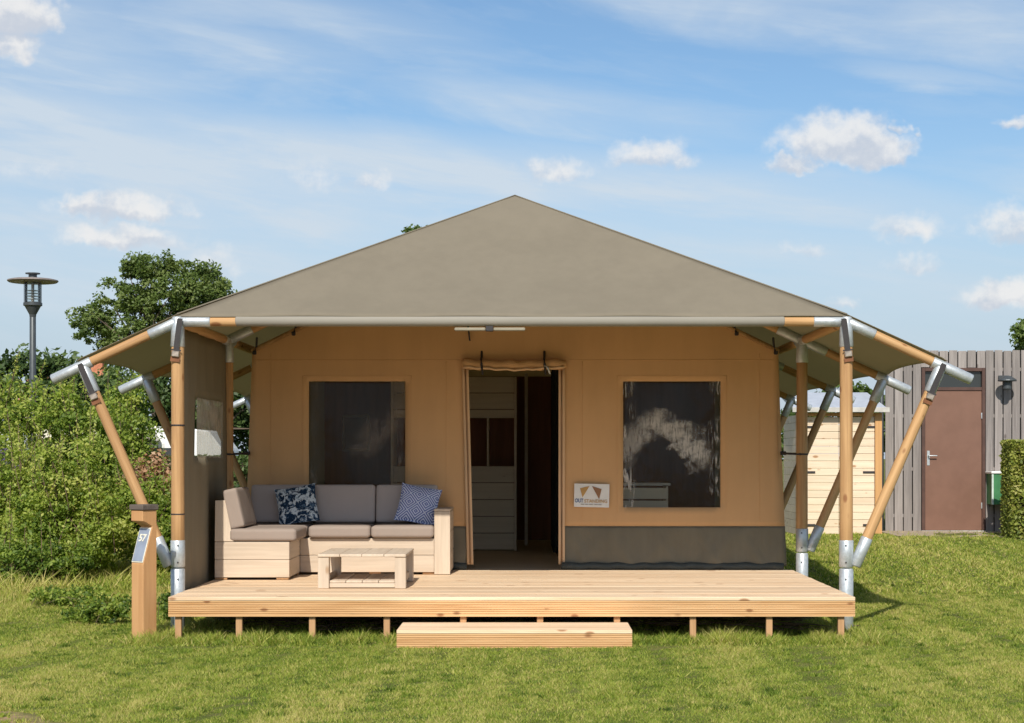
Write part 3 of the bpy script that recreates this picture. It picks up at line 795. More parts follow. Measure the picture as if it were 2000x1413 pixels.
for k, y in enumerate(FR):
    for s in (-1, 1):
        # upright
        rod('post', (s * HX, y, 0.60), (s * HX, y, ZP - 0.03), 0.050, 'pole', tent, 0.048, 24, 0.012)
        zb = -0.03
        rod('post_foot', (s * HX, y, zb), (s * HX, y, 0.478), 0.0535, 'galv', tent, n=24)
        rod('post_socket', (s * HX, y, 0.486), (s * HX, y, 0.695), 0.0545, 'galv', tent, n=24)
        for zz in (0.655, 0.525, 0.40):
            rod('bolt', (s * (HX - 0.012), y - 0.054, zz), (s * (HX - 0.012), y - 0.060, zz), 0.006, 'rubber', tent, n=8)
        rod('post_head', (s * HX, y, ZP - 0.195), (s * HX, y, ZP + 0.036), 0.0545, 'galv', tent, 0.046, n=24)
        # side rafter and its steel ends
        dr = Vector((s * (TIP[0] - HX), 0, TIP[1] - ZP)); L = dr.length; dr.normalize()
        p0 = Vector((s * HX, y, ZP))
        rod('side_rafter', p0 + dr * 0.02, p0 + dr * (L - 0.10), 0.036, 'pole', tent, n=20)
        rod('rafter_socket', p0, p0 + dr * 0.24, 0.041, 'galv', tent, n=20)
        rod('rafter_end', p0 + dr * (L - 0.33), p0 + dr * L, 0.041, 'galv', tent, n=20)
        # brace from the foot of the post out to the rafter
        bt = Vector((s * 3.245, y, rz_(3.245) - 0.01)); bb = Vector((s * 2.595, y, 0.495)); db = (bt - bb).normalized()
        rod('brace', bb + db * 0.02, bt - db * 0.03, 0.041, 'pole', tent, 0.039, 20, 0.012)
        rod('brace_foot', bb, bb + db * 0.235, 0.0455, 'galv', tent, n=20)
        rod('brace_head', bt - db * 0.215, bt + db * 0.0, 0.0455, 'galv', tent, n=20)
        # rafter up to the ridge
        if 0 < k < 4:
            ip = Vector((s * HX, y, ZP)); rp = Vector((0, min(max(y, YA), YB), 3.545)); dd = (rp - ip).normalized()
            rod('rafter', ip + dd * 0.05, rp - dd * 0.05, 0.038, 'pole', tent)
            rod('rafter_socket', ip, ip + dd * 0.24, 0.043, 'galv', tent)
    if k < 4:
        for s in (-1, 1):
            a = Vector((s * HX, y, ZP)); b = Vector((s * HX, FR[k + 1], ZP))
            rod('side_purlin', a, b, 0.038, 'pole', tent)
            if k > 0: rod('purlin_socket', a, a + Vector((0, 0.22, 0)), 0.043, 'galv', tent)
            rod('purlin_socket', b - Vector((0, 0.22, 0)), b, 0.043, 'galv', tent)
for s in (-1, 1):
    rod('eave_socket', (s * HX, 0, ZP), (s * (HX - 0.25), 0, ZP), 0.0405, 'galv', tent)
    # hip poles from the front corners to the ridge
    a = Vector((s * HX, 0, ZP)); b = Vector((0, YA, 3.545)); d = (b - a).normalized()
    rod('hip_pole', a + d * .05, b - d * .05, 0.034, 'pole', tent)
    ratchet((s * (HX + s * 0.0), 0, ZP - 0.215), (s * -0.12, 0, 1), tent, 0.055)
    bt = Vector((s * 3.245, 0, rz_(3.245))); bb = Vector((s * 2.595, 0, 0.495)); db = (bt - bb).normalized()
    ratchet(bt - db * 0.225 + Vector((-0.01 if s < 0 else 0.01, 0, 0)), db, tent, 0.046)
# dark bands round the front poles
for s, zz in ((-1, 1.55), (-1, 0.878)):
    rod('band', (s * HX, 0, zz), (s * HX, 0, zz + 0.02), 0.0535, 'black', tent)
for s in (-1, 1):
    rod('band', (s * HX, 2.13, 1.335), (s * HX, 2.13, 1.357), 0.0535, 'black', tent)
    tube('guy_strap', [(s * (HX - .02), 2.08, 1.346), (s * (HX - .10), 2.25, 1.352), (s * 2.39, 2.385, 1.356)], 0.011, 'black', tent, 6)
    place('buckle', boxmesh(0.05, 0.03, 0.035, 'black', 0.004), (s * 2.40, 2.375, 1.356), tent)

# ---- walls. cloth(x,z): how far the front cloth bellies out of its plane
YW = 2.40
def cloth(x, z):
    return 0.010 * math.sin(2.3 * x + 1.1 * z) * math.sin(1.7 * z + .4) + 0.006 * math.sin(5.1 * x - 2.2 * z) + 0.004 * math.sin(9 * x + 3 * z + 1)
def edge_x(z): return 2.36 + 0.07 * (1 - min(1, max(0, (z - .31) / 1.9)))
def wall_top(x): return 3.624 - 0.485 * abs(x) - 0.21
DOOR = (-0.425, 0.395, 2.105)
WINL = (-1.85, -0.985, 0.87, 2.0); WINR = (0.968, 1.84, 0.87, 2.0)
ZS = 0.688
def wall_piece(name, x0, x1, z0, z1, mat, parent, step=0.04, dy=0.0, top=False, thick=0.004):
    nx = max(2, int((x1 - x0) / step)); nz = max(2, int((max(z1, 2.3) - z0) / step)) if top else max(2, int((z1 - z0) / step))
    vs, fs = [], []
    for i in range(nx + 1):
        for j in range(nz + 1):
            x = x0 + (x1 - x0) * i / nx
            zt = wall_top(x) if top else z1
            z = z0 + (zt - z0) * j / nz
            if abs(x0) > 2.3 and i == 0: x = -edge_x(z)
            if abs(x1) > 2.3 and i == nx: x = edge_x(z)
            vs.append((x, YW + cloth(x, z) + dy, z))
    for i in range(nx):
        for j in range(nz):
            a = i * (nz + 1) + j; fs.append((a, a + nz + 1, a + nz + 2, a + 1))
    o = geo(name, vs, fs, mat, parent, True)
    m = o.modifiers.new('thick', 'SOLIDIFY'); m.thickness = thick; m.offset = 0
    return o
def front_wall():
    """one cloth with openings for the door and two windows"""
    xs = sorted(set([-2.36, WINL[0], WINL[1], DOOR[0], DOOR[1], WINR[0], WINR[1], 2.36]))
    zs = [ZS, WINL[2], WINL[3], DOOR[2], 2.28]
    vs, fs, idx = [], [], {}
    def V(x, z):
        k = (round(x, 4), round(z, 4))
        if k not in idx:
            xx = x
            if abs(x) > 2.355: xx = math.copysign(edge_x(z), x)
            idx[k] = len(vs); vs.append((xx, YW + cloth(x, z), z))
        return idx[k]
    def cells(a, b, n): return [a + (b - a) * i / n for i in range(n + 1)]
    for a, b in zip(xs[:-1], xs[1:]):
        cx = cells(a, b, max(3, int((b - a) / 0.05)))
        for c, d in zip(zs[:-1], zs[1:]):
            mx, mz = (a + b) / 2, (c + d) / 2
            if DOOR[0] < mx < DOOR[1] and mz < DOOR[2]: continue
            if any(w[0] < mx < w[1] and w[2] < mz < w[3] for w in (WINL, WINR)): continue
            cz = cells(c, d, max(2, int((d - c) / 0.05)))
            for i in range(len(cx) - 1):
                for j in range(len(cz) - 1):
                    fs.append((V(cx[i], cz[j]), V(cx[i + 1], cz[j]), V(cx[i + 1], cz[j + 1]), V(cx[i], cz[j + 1])))
        # gable above
        for i in range(len(cx) - 1):
            for j in range(10):
                def T(x, j): return 2.28 + (max(2.285, wall_top(x)) - 2.28) * j / 10
                def VV(x, j): return V(x, T(x, j))
                fs.append((VV(cx[i], j), VV(cx[i + 1], j), VV(cx[i + 1], j + 1), VV(cx[i], j + 1)))
    o = geo('front_wall', vs, fs, 'tan', tent, True)
    m = o.modifiers.new('thick', 'SOLIDIFY'); m.thickness = 0.005; m.offset = 0
    return o
fw = front_wall()
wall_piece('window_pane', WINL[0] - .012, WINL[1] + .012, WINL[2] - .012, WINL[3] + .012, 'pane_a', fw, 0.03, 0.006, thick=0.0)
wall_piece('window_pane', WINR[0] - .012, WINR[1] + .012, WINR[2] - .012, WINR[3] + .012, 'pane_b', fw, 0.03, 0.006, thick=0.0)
for (a, b, c, d) in ((-2.33, -0.50, 2.190, 2.194), (0.48, 2.33, 2.190, 2.194), (2.19, 2.193, .70, 2.25), (-2.193, -2.19, .70, 2.25), (-0.62, -0.617, .70, 2.18), (0.60, 0.603, .70, 2.18),
                     (WINR[0] - .055, WINR[1] + .055, WINR[3] + .050, WINR[3] + .053), (WINR[0] - .055, WINR[0] - .052, WINR[2] - .05, WINR[3] + .05), (WINR[1] + .052, WINR[1] + .055, WINR[2] - .05, WINR[3] + .05),
                     (WINL[0] - .055, WINL[1] + .055, WINL[3] + .050, WINL[3] + .053), (WINL[0] - .055, WINL[0] - .052, WINL[2] - .05, WINL[3] + .05), (WINL[1] + .052, WINL[1] + .055, WINL[2] - .05, WINL[3] + .05)):
    wall_piece('seam', a, b, c, d, 'tan', fw, 0.05, -0.0032, thick=0.003)
# skirt below, with its hem
for (a, b) in ((-2.40, DOOR[0] - .01), (DOOR[1] + .02, 2.40)):
    nx, nz = 120, 14; vs, fs = [], []
    for i in range(nx + 1):
        for j in range(nz + 1):
            x = a + (b - a) * i / nx; z = 0.345 + (ZS + .012 - 0.345) * j / nz
            f = 1 - j / nz
            xx = x
            if abs(x) > 2.39: xx = math.copysign(edge_x(z) + .002, x)
            ydisp = cloth(x, z) - 0.004 - (f ** .6) * (0.012 + 0.010 * math.sin(6.3 * x + 2.5 * z + 1.0) + 0.018 * abs(math.sin(5.5 * x - 4.5 * z)) ** 8 + 0.014 * abs(math.sin(8.1 * x + 5.0 * z + .7)) ** 12)
            vs.append((xx, YW + ydisp, z))
    for i in range(nx):
        for j in range(nz):
            q = i * (nz + 1) + j; fs.append((q, q + nz + 1, q + nz + 2, q + 1))
    o = geo('skirt', vs, fs, 'skirt', tent, True)
    m = o.modifiers.new('thick', 'SOLIDIFY'); m.thickness = 0.003; m.offset = 0
    pts = [(a + (b - a) * i / 24, YW - 0.026 - 0.006 * math.sin(i * 1.7), 0.345 + 0.006 * math.sin(i * 2.3)) for i in range(25)]
    tube('hem', pts, 0.033, 'hem', o, 10)
# door: trims with zips, rolled-up flap, ties
for s, x in ((-1, DOOR[0]), (1, DOOR[1])):
    for k in (0, 1):
        xo = x + s * (0.006 + 0.032 * k)
        vs, fs = [], []
        for i in range(21):
            z = 0.36 + (2.12 - 0.36) * i / 20
            lean = 0.045 * (1 - i / 20) * (-s) * -1 * (0 if s > 0 else -1)
            c = cloth(xo, z)
            for dx_ in (-0.013, 0.013): vs.append((xo + lean + dx_, YW - 0.022 - 0.006 * k + c, z))
        for i in range(20): q = i * 2; fs.append((q, q + 1, q + 3, q + 2))
        o = geo('door_trim', vs, fs, 'tan_trim', tent, True)
        m = o.modifiers.new('thick', 'SOLIDIFY'); m.thickness = 0.006
    pts = [(x + s * 0.022 + (0.045 * (1 - i / 10) if s < 0 else 0), YW - 0.032 + cloth(x, 0.36 + 1.74 * i / 10), 0.36 + 1.74 * i / 10) for i in range(11)]
    tube('zip', pts, 0.004, 'ink_brown', tent, 6)
pts = [(-0.475 + 0.93 * i / 24, YW - 0.055, 2.155 - 0.014 * math.sin(math.pi * i / 24) + 0.006 * math.sin(i * 1.3)) for i in range(25)]
tube('rolled_flap', pts, 0.05, 'tan', tent, 12, [0.040 + 0.010 * math.sin(i * 0.9 + 1) ** 2 + (0.0 if 0 < i < 24 else -0.012) for i in range(25)])
tube('flap_hem', [(-0.46 + 0.90 * i / 16, YW - 0.098 + .004 * math.sin(i), 2.12 - 0.02 * math.sin(math.pi * i / 16) ** 2 + 0.006 * math.sin(i * 2.1)) for i in range(17)], 0.012, 'tan_trim', tent, 6)
for x in (-0.30, 0.262):
    tube('flap_tie', [(x, YW - 0.012, 2.27), (x, YW - 0.03, 2.215), (x - 0.003, YW - 0.105, 2.19), (x, YW - 0.118, 2.15), (x + .006, YW - 0.10, 2.10), (x + 0.012, YW - 0.095, 2.055)], 0.011, 'black', tent, 6)
tube('flap_tie', [(0.262, YW - 0.115, 2.135), (0.29, YW - 0.13, 2.12), (0.31, YW - 0.12, 2.06)], 0.009, 'galv', tent, 6)
# piping along the sloping wall head
for s in (-1, 1):
    tube('wall_head_pole', [(s * 2.36, YW - 0.03, wall_top(2.36) - .0), (s * 0.1, YW - 0.03, wall_top(0.1))], 0.020, 'pole', tent, 10)
    for x, dz_ in ((2.33, .02), (1.98, .03), (1.5, .03)):
        tube('tie_strap', [(s * x, YW - .05, wall_top(x) - .03), (s * (x - .015), YW - .04, wall_top(x) + .02), (s * (x - .03), YW - .10, wall_top(x) + .10)], 0.010, 'black', tent, 6)
        place('tie_knob', boxmesh(.035, .03, .035, 'black', .006), (s * x, YW - .055, wall_top(x) - .03), tent)
# hanging cord under the eave
tube('cord', [(-0.425, YW - 0.06, 2.52), (-0.415, YW - 0.06, 2.45), (-0.405, YW - 0.06, 2.36)], 0.009, 'black', tent, 6)
# side and rear walls of the tent body, ceiling and partition inside
for s in (-1, 1):
    geo('side_wall', [(s * 2.37, YW, 0.33), (s * 2.37, 9.8, 0.33), (s * 2.35, 9.8, 2.36), (s * 2.35, YW, 2.27)], [(0, 1, 2, 3)], 'olive', tent)
geo('rear_wall', [(-2.36, 9.8, .33), (2.36, 9.8, .33), (2.36, 9.8, 2.3), (0, 9.8, 3.45), (-2.36, 9.8, 2.3)], [(0, 1, 2, 3, 4)], 'olive', tent)
geo('ceiling_sheet', [(-2.35, YW + .02, 2.30), (2.35, YW + .02, 2.30), (2.35, 9.79, 2.30), (-2.35, 9.79, 2.30)], [(0, 1, 2, 3)], 'lining', tent)
geo('partition', [(-2.34, 7.6, .33), (2.34, 7.6, .33), (2.34, 7.6, 2.29), (-2.34, 7.6, 2.29)], [(0, 1, 2, 3)], 'redwood', tent)
box('tent_floor', -2.36, 2.36, YW + .002, 9.8, 0.26, DZ - .002, 'floor_in', tent, 0)
box('partition_post', 0.065, 0.10, 6.6, 7.58, .312, 2.28, 'cabinet', tent, 0)
# veranda side cloth on the left, with a clear window
def side_cloth():
    x0 = -2.535
    ys = [0.075, 0.69, 1.81, 2.08]; zs = [0.12, 1.327, 1.782, 2.315]
    vs, fs, idx = [], [], {}
    def V(y, z):
        k = (round(y, 4), round(z, 4))
        if k not in idx:
            idx[k] = len(vs); vs.append((x0 + 0.012 * math.sin(7 * y) * math.sin(1.6 * z) + 0.006 * math.sin(17 * y + z), y, z))
        return idx[k]
    def cells(a, b, n): return [a + (b - a) * i / n for i in range(n + 1)]
    for a, b in zip(ys[:-1], ys[1:]):
        cy = cells(a, b, max(3, int((b - a) / .05)))
        for c, d in zip(zs[:-1], zs[1:]):
            if ys[1] < (a + b) / 2 < ys[2] and zs[1] < (c + d) / 2 < zs[2]: continue
            cz = cells(c, d, max(3, int((d - c) / .08)))
            for i in range(len(cy) - 1):
                for j in range(len(cz) - 1): fs.append((V(cy[i], cz[j]), V(cy[i + 1], cz[j]), V(cy[i + 1], cz[j + 1]), V(cy[i], cz[j + 1])))
    o = geo('veranda_side_wall', vs, fs, 'olive', tent, True)
    m = o.modifiers.new('thick', 'SOLIDIFY'); m.thickness = 0.004; m.offset = 0
    geo('window_pane', [(x0 + .016, .675, 1.315), (x0 + .016, 1.825, 1.315), (x0 + .016, 1.825, 1.795), (x0 + .016, .675, 1.795)], [(0, 1, 2, 3)], 'pane_side', o)
side_cloth()

# strip light under the eave
sl = thing('strip_light', (0, 0, 2.28), 'slim cream strip light hanging under the middle of the eave', 'lamp')
box('light_bar', -0.435, -0.20, -0.02, 0.02, 2.276, 2.300, 'lightbar', sl, 0.006)
box('light_bar', -0.14, 0.10, -0.02, 0.02, 2.276, 2.300, 'lightbar', sl, 0.006)
box('connector', -0.199, -0.141, -0.026, 0.026, 2.272, 2.312, 'black', sl, 0.004)

# logo board on the tent wall
RX90 = Matrix.Rotation(R(90), 3, 'X').to_quaternion()
sg = thing('logo_board', (0.685, 2.372, 0.98), 'white board with tan and brown tent logo right of the doorway', 'sign', local=True, rz=0)
sg.rotation_euler = (0, R(1.2), 0)
box('panel', -0.157, 0.157, -0.004, 0.004, -0.108, 0.102, 'white', sg, 0.001)
def flat(name, pts, mat):
    prism(name, pts, 'Y', -0.0085, -0.0045, mat, sg, 0)
flat('logo_mark', [(-0.022, .082), (-0.106, .06), (-0.082, -.022)][::1], 'ink_tan')
flat('logo_mark', [(0.0, .082), (0.087, .057), (0.067, -.035)], 'ink_brown')
textmesh('lettering', 'OUT', 0.048, 'ink_blue', (-0.112, -0.0065, -0.052), RX90, sg, 0.0012, 0.075)
textmesh('lettering', 'STANDING', 0.042, 'ink_tan', (0.038, -0.0065, -0.054), RX90, sg, 0.0006, 0.205)
for x, w in ((-0.08, .03), (-0.045, .025), (-.005, .035), (.04, .03), (.075, .028)):
    box('small_line', x - w / 2, x + w / 2, -0.0085, -0.0045, -0.087, -0.080, 'ink_grey', sg, 0)

# ------------------------------------------------------------------ inside the tent
wd = thing('cabinet', (-0.7, 5.85, DZ), 'tall grey plank cabinet with an open shelf inside the doorway', 'cabinet')
zz = DZ
for k in range(5):
    box('plank', -1.35, -0.045, 5.60, 5.625, DZ + .01 + k * .182, DZ + .01 + k * .182 + .175, 'cabinet', wd, 0.004)
box('plank', -1.35, -0.045, 5.60, 5.625, 1.745, 1.835, 'cabinet', wd, 0.004)
for k in range(2): box('plank', -1.35, -0.045, 5.60, 5.625, 1.842 + k * .178, 1.842 + k * .178 + .171, 'cabinet', wd, 0.004)
box('side_panel', -0.043, -0.018, 5.59, 6.1, DZ, 2.19, 'cabinet', wd, 0.003)
box('side_panel', -1.38, -1.352, 5.59, 6.1, DZ, 2.19, 'cabinet', wd, 0.003)
box('shelf', -1.35, -0.045, 5.63, 6.08, 1.20, 1.222, 'cabinet', wd, 0.003)
box('back_panel', -1.35, -0.045, 6.085, 6.10, DZ, 2.19, 'redwood', wd, 0)
box('divider', -0.34, -0.32, 5.64, 6.08, 1.225, 1.745, 'cabinet', wd, 0)
cu_pts = []
def curtain():
    vs, fs = [], []; n = 60
    for i in range(n + 1):
        t = i / n; y = 4.6 + 1.9 * t; x = 0.40 + 0.035 * math.sin(t * 34)
        vs += [(x, y, DZ + .02), (x, y, 2.28)]
    for i in range(n): q = i * 2; fs.append((q, q + 2, q + 3, q + 1))
    tag(geo('curtain', vs, fs, 'dark_curtain', None, True), 'dark curtain hanging on the right inside the doorway', 'curtain')
curtain()
pf = thing('picture_frame', (-1.95, 7.55, 1.5), 'small pale framed picture seen through the left tent window', 'picture')
for (a, b, c, d) in ((-2.12, -2.095, 1.42, 1.80), (-1.825, -1.80, 1.42, 1.80), (-2.12, -1.80, 1.80, 1.825), (-2.12, -1.80, 1.395, 1.42)):
    box('frame_bar', a, b, 7.55, 7.58, c, d, 'frame_pale', pf, 0.003)
box('sheet', -2.092, -1.828, 7.56, 7.575, 1.423, 1.797, 'picture', pf, 0)
bn = thing('crate_bench', (1.3, 3.1, DZ), 'pale slatted box seat seen through the bottom of the right tent window', 'bench')
for k in range(6): box('slat', 0.98, 1.42, 3.0, 3.02, DZ + .02 + k * .12, DZ + .02 + k * .12 + .105, 'cabinet', bn, .004)
box('seat_board', 0.96, 1.44, 2.99, 3.4, DZ + .745, DZ + .77, 'frame_pale', bn, .004)
box('side_panel', 1.40, 1.42, 3.025, 3.4, DZ, DZ + .74, 'cabinet', bn, .003)

# ------------------------------------------------------------------ sofa
so = thing('corner_sofa', (-1.6, 1.8, DZ), 'whitewashed plank corner sofa on the left of the deck', 'sofa')
XL = -2.455
# left (long) side
for k in range(2):
    z0 = DZ + 0.022 + k * 0.147
    box('plank', XL, -1.842, 1.10, 1.125, z0, z0 + 0.144, 'sofa_x', so, .003)
    box('plank', -1.865, -1.842, 1.127, 1.745, z0, z0 + 0.144, 'sofa_y', so, .003)
    box('plank', XL, XL + .023, 1.127, 2.33, z0, z0 + 0.144, 'sofa_y', so, .003)
    box('plank', -1.842, -0.69, 1.75, 1.774, z0, z0 + 0.144, 'sofa_x', so, .003)
    box('plank', XL, -0.69, 2.33, 2.352, z0, z0 + 0.144, 'sofa_x', so, .003)
prism('backrest_side', [(XL, DZ + .317), (XL + .155, DZ + .317), (XL + .085, DZ + .655), (XL + .004, DZ + .655)], 'Y', 1.10, 1.124, 'sofa_z', so)
prism('backrest_board', [(XL + .150, DZ + .335), (XL + .130, DZ + .335), (XL + .065, DZ + .65), (XL + .085, DZ + .65)], 'Y', 1.126, 2.30, 'sofa_y', so)
for k in range(2): box('plank', XL, XL + .02, 1.126, 2.33, DZ + .320 + k * .168, DZ + .484 + k * .168, 'sofa_y', so, .003)
for k in range(2): box('plank', XL + .15, -0.69, 2.31, 2.33, DZ + .320 + k * .168, DZ + .484 + k * .168, 'sofa_x', so, .003)
for i in range(5): box('seat_slat', XL + .03, -0.70, 1.80 + i * .1, 1.88 + i * .1, DZ + .295, DZ + .315, 'sofa_x', so, .003)
for i in range(6): box('seat_slat', XL + .03, -1.87, 1.13 + i * .1, 1.21 + i * .1, DZ + .295, DZ + .315, 'sofa_x', so, .003)
for x, y in ((XL + .05, 1.14), (-1.9, 1.14), (-1.9, 1.7), (-1.2, 1.80), (-.74, 1.80), (XL + .05, 2.28), (-.74, 2.28)):
    box('foot', x - .05, x + .05, y - .03, y + .03, DZ + .002, DZ + .021, 'legwood', so, .003)
# right arm
box('arm_panel', -0.688, -0.552, 1.735, 1.760, DZ + .004, DZ + .545, 'sofa_z', so, .003)
for k in range(3):
    box('plank', -0.577, -0.552, 1.762, 2.35, DZ + .024 + k * .174, DZ + .194 + k * .174, 'sofa_y', so, .003)
    box('plank', -0.688, -0.664, 1.762, 2.35, DZ + .024 + k * .174, DZ + .194 + k * .174, 'sofa_y', so, .003)
box('arm_top', -0.690, -0.550, 1.733, 2.355, DZ + .547, DZ + .567, 'sofa_y', so, .004)

ZC = DZ + .318
def ctag(o, label): return tag(o, label, 'cushion', 'sofa cushions')
ctag(cushion('seat_cushion', (0.276, 0.335, 0.052), (-2.060, 1.425, ZC + .052), 'seat', .03, .10), 'sunlit taupe seat cushion on the projecting left end of the sofa')
ctag(cushion('seat_cushion', (0.266, 0.31, 0.052), (-1.500, 2.005, ZC + .052), 'seat', .03, .10), 'taupe seat cushion in the middle of the sofa behind the table')
ctag(cushion('seat_cushion', (0.270, 0.31, 0.052), (-0.960, 2.005, ZC + .052), 'seat', .03, .10), 'taupe seat cushion next to the right sofa arm')
ctag(cushion('seat_cushion', (0.300, 0.27, 0.052), (-2.085, 2.035, ZC + .052), 'seat', .03, .10), 'taupe seat cushion in the back corner of the sofa')
def rq(ax, deg): return Matrix.Rotation(R(deg), 3, ax).to_quaternion()
ctag(cushion('back_cushion', (0.062, 0.32, 0.165), (XL + .150, 1.43, ZC + .268), 'seat', .02, .06, rq('Y', -13), 0), 'upright sunlit taupe cushion leaning on the left end of the sofa')
for x, lab in ((-2.06, 'shaded grey brown back cushion in the left corner behind the navy pillow'), (-1.505, 'shaded grey brown back cushion in the middle of the sofa'), (-0.955, 'shaded grey brown back cushion behind the blue patterned pillow')):
    ctag(cushion('back_cushion', (0.272, 0.065, 0.170), (x, 2.205, ZC + .275), 'seat_dark', .028, .10, rq('X', -12), 1), lab)
tag(pillow('throw_pillow', 0.36, 0.35, 0.13, (-1.900, 2.00, ZC + .275), 'blotch', rq('X', -20) @ rq('Y', -10)), 'navy throw pillow with white blotches', 'pillow', 'throw pillows')
tag(pillow('throw_pillow', 0.36, 0.35, 0.13, (-0.845, 2.02, ZC + .275), 'maze', rq('X', -20) @ rq('Y', 11)), 'blue throw pillow with fine geometric pattern beside the right arm', 'pillow', 'throw pillows')

# ------------------------------------------------------------------ coffee table
tb = thing('coffee_table', (-1.15, 0.6, DZ), 'low whitewashed plank coffee table on the deck before the sofa', 'table')
TX0, TX1, TY0, TY1 = -1.495, -0.815, 0.18, 1.05
w = (TX1 - TX0) / 4
for k in range(4): box('top_plank', TX0 + k * w + .0015, TX0 + (k + 1) * w - .0015, TY0 - .01, TY1 + .01, DZ + .243, DZ + .265, 'sofa_y', tb, .004)
for x in (TX0 + .002, TX1 - .087):
    for y in (TY0, TY1 - .085): box('leg', x, x + .085, y, y + .085, DZ, DZ + .242, 'sofa_z', tb, .004)
for y in (TY0 + .03, TY1 - .055): box('rail', TX0 + .088, TX1 - .088, y, y + .024, DZ + .006, DZ + .040, 'sofa_x', tb, .003)
for x in (TX0 + .03, TX1 - .055): box('rail', x, x + .024, TY0 + .087, TY1 - .087, DZ + .03, DZ + .085, 'sofa_y', tb, .003)
for k in range(4): box('shelf_plank', TX0 + .09 + k * .126, TX0 + .09 + k * .126 + .122, TY0 + .03, TY1 - .03, DZ + .042, DZ + .060, 'sofa_y', tb, .003)

# ------------------------------------------------------------------ pitch number post (square post turned 45 degrees)
np_ = thing('number_post', (-2.672, -0.50, 0), 'square timber marker post with a slanted number plate beside the deck', 'post', None, R(-37), True)
S = 0.064
# local -Y is the face with the plate, looking left and forward
prof = [(S, -0.05), (S, 0.935), (-S - .004, 0.935), (-S - .004, 0.855), (-S + .03, 0.845), (-S + .085, 0.815), (-S, 0.545), (-S, -0.05)]
prism('post_body', prof, 'X', -S, S, 'marker', np_, 0.004)
box('post_cap', -S - .010, S + .010, -S - .014, S + .010, 0.936, 0.975, 'marker_cap', np_, .004)
pdir = Vector((0, -.085, -.27)).normalized()
pq = Matrix(((1, 0, 0), (0, -pdir.z * -1, 0), (0, 0, 1))).to_quaternion()
nrm = Vector((0, -0.27, 0.085)).normalized()
upv = -pdir
PQ = Matrix((Vector((1, 0, 0)), upv, nrm)).transposed().to_quaternion()
if Vector((1, 0, 0)).cross(upv).dot(nrm) < 0: PQ = Matrix((Vector((-1, 0, 0)), upv, nrm)).transposed().to_quaternion()
mid = Vector((0, -S + .0425, 0.68))
place('plate_rim', boxmesh(0.122, 0.262, 0.004, 'cream', .001), mid + nrm * .0035, np_, PQ)
place('plate', boxmesh(0.108, 0.246, 0.004, 'plate', .001), mid + nrm * .0065, np_, PQ)
textmesh('number', '57', 0.075, 'cream', mid + nrm * .010 + upv * .05, PQ, np_, 0.002, 0.075)

# ------------------------------------------------------------------ foliage
def leaves(P, size, rng, up=0.35, aspect=0.55):
    n = len(P)
    nn = rng.normal(size=(n, 3)); nn[:, 2] = np.abs(nn[:, 2]) * 0.7 + up; nn[:, 1] -= 0.35
    nn /= np.linalg.norm(nn, axis=1)[:, None]
    t = np.cross(nn, rng.normal(size=(n, 3))); t /= np.linalg.norm(t, axis=1)[:, None]
    b = np.cross(nn, t)
    s = size[:, None]
    Q = np.empty((n, 4, 3))
    Q[:, 0] = P - t * s * .5; Q[:, 1] = P + b * s * aspect * .5 + nn * s * .08
    Q[:, 2] = P + t * s * .5; Q[:, 3] = P - b * s * aspect * .5 + nn * s * .08
    return Q
def clusters(lobes, rng, nc, shell=0.5):
    """cluster centres spread through ellipsoid lobes (cx,cy,cz,rx,ry,rz)"""
    vol = np.array([l[3] * l[4] * l[5] for l in lobes]) ** 0.8; pick = rng.choice(len(lobes), nc, p=vol / vol.sum())
    L = np.array(lobes)[pick]
    d = rng.normal(size=(nc, 3)); d /= np.linalg.norm(d, axis=1)[:, None]
    r = shell + (1 - shell) * rng.random(nc) ** 0.7
    r = np.where(rng.random(nc) < 0.15, r * 1.12, r)
    return L[:, :3] + d * L[:, 3:6] * r[:, None], d
def foliage(name, lobes, nc, per, cr, size, mat, parent, seed, bias=0.42, shell=0.5, flat=0.75):
    rng = np.random.default_rng(seed)
    C, d = clusters(lobes, rng, nc, shell)
    k = rng.integers(int(per * .6), int(per * 1.4), nc)
    idx = np.repeat(np.arange(nc), k); n = len(idx)
    rad = (cr * (0.6 + 0.8 * rng.random(nc)))[idx]
    o = rng.normal(size=(n, 3)); o /= np.linalg.norm(o, axis=1)[:, None]
    o *= (rng.random(n) ** 0.5)[:, None] * rad[:, None]; o[:, 2] *= flat
    P = C[idx] + o
    tint = bias + (0.20 * rng.normal(size=nc))[idx] + 0.15 * rng.normal(size=n)
    Q = leaves(P, size * (0.6 + 0.8 * rng.random(n)), rng)
    o_ = quads(name, Q, mat, parent, tint); o_['kind'] = 'stuff'
    return o_, C
def limbs(name, base, C, r0, mat, parent, rng, count, fork):
    vs, fs = [], []
    def add(pts, rs, n=7):
        v, f = sweep(pts, 0, n, rs); k = len(vs); vs.extend(v); fs.extend([tuple(i + k for i in q) for q in f])
    base = Vector(base); fork = Vector(fork)
    m = base.lerp(fork, .5) + Vector((rng.normal() * .08, rng.normal() * .08, 0))
    add([base + Vector((0, 0, -.1)), base + Vector((0, 0, .1)), m, fork], [r0 * 1.35, r0 * 1.05, r0 * .85, r0 * .7], 10)
    for c in C[rng.choice(len(C), min(count, len(C)), replace=False)]:
        c = Vector(c); q = fork.lerp(c, .5) + Vector((rng.normal(), rng.normal(), abs(rng.normal()) * .6)) * (c - fork).length * .12
        s = m.lerp(fork, rng.uniform(.5, 1.0))
        add([s, q, c], [r0 * .30, r0 * .17, r0 * .05], 6)
    return geo(name, vs, fs, mat, parent, True)
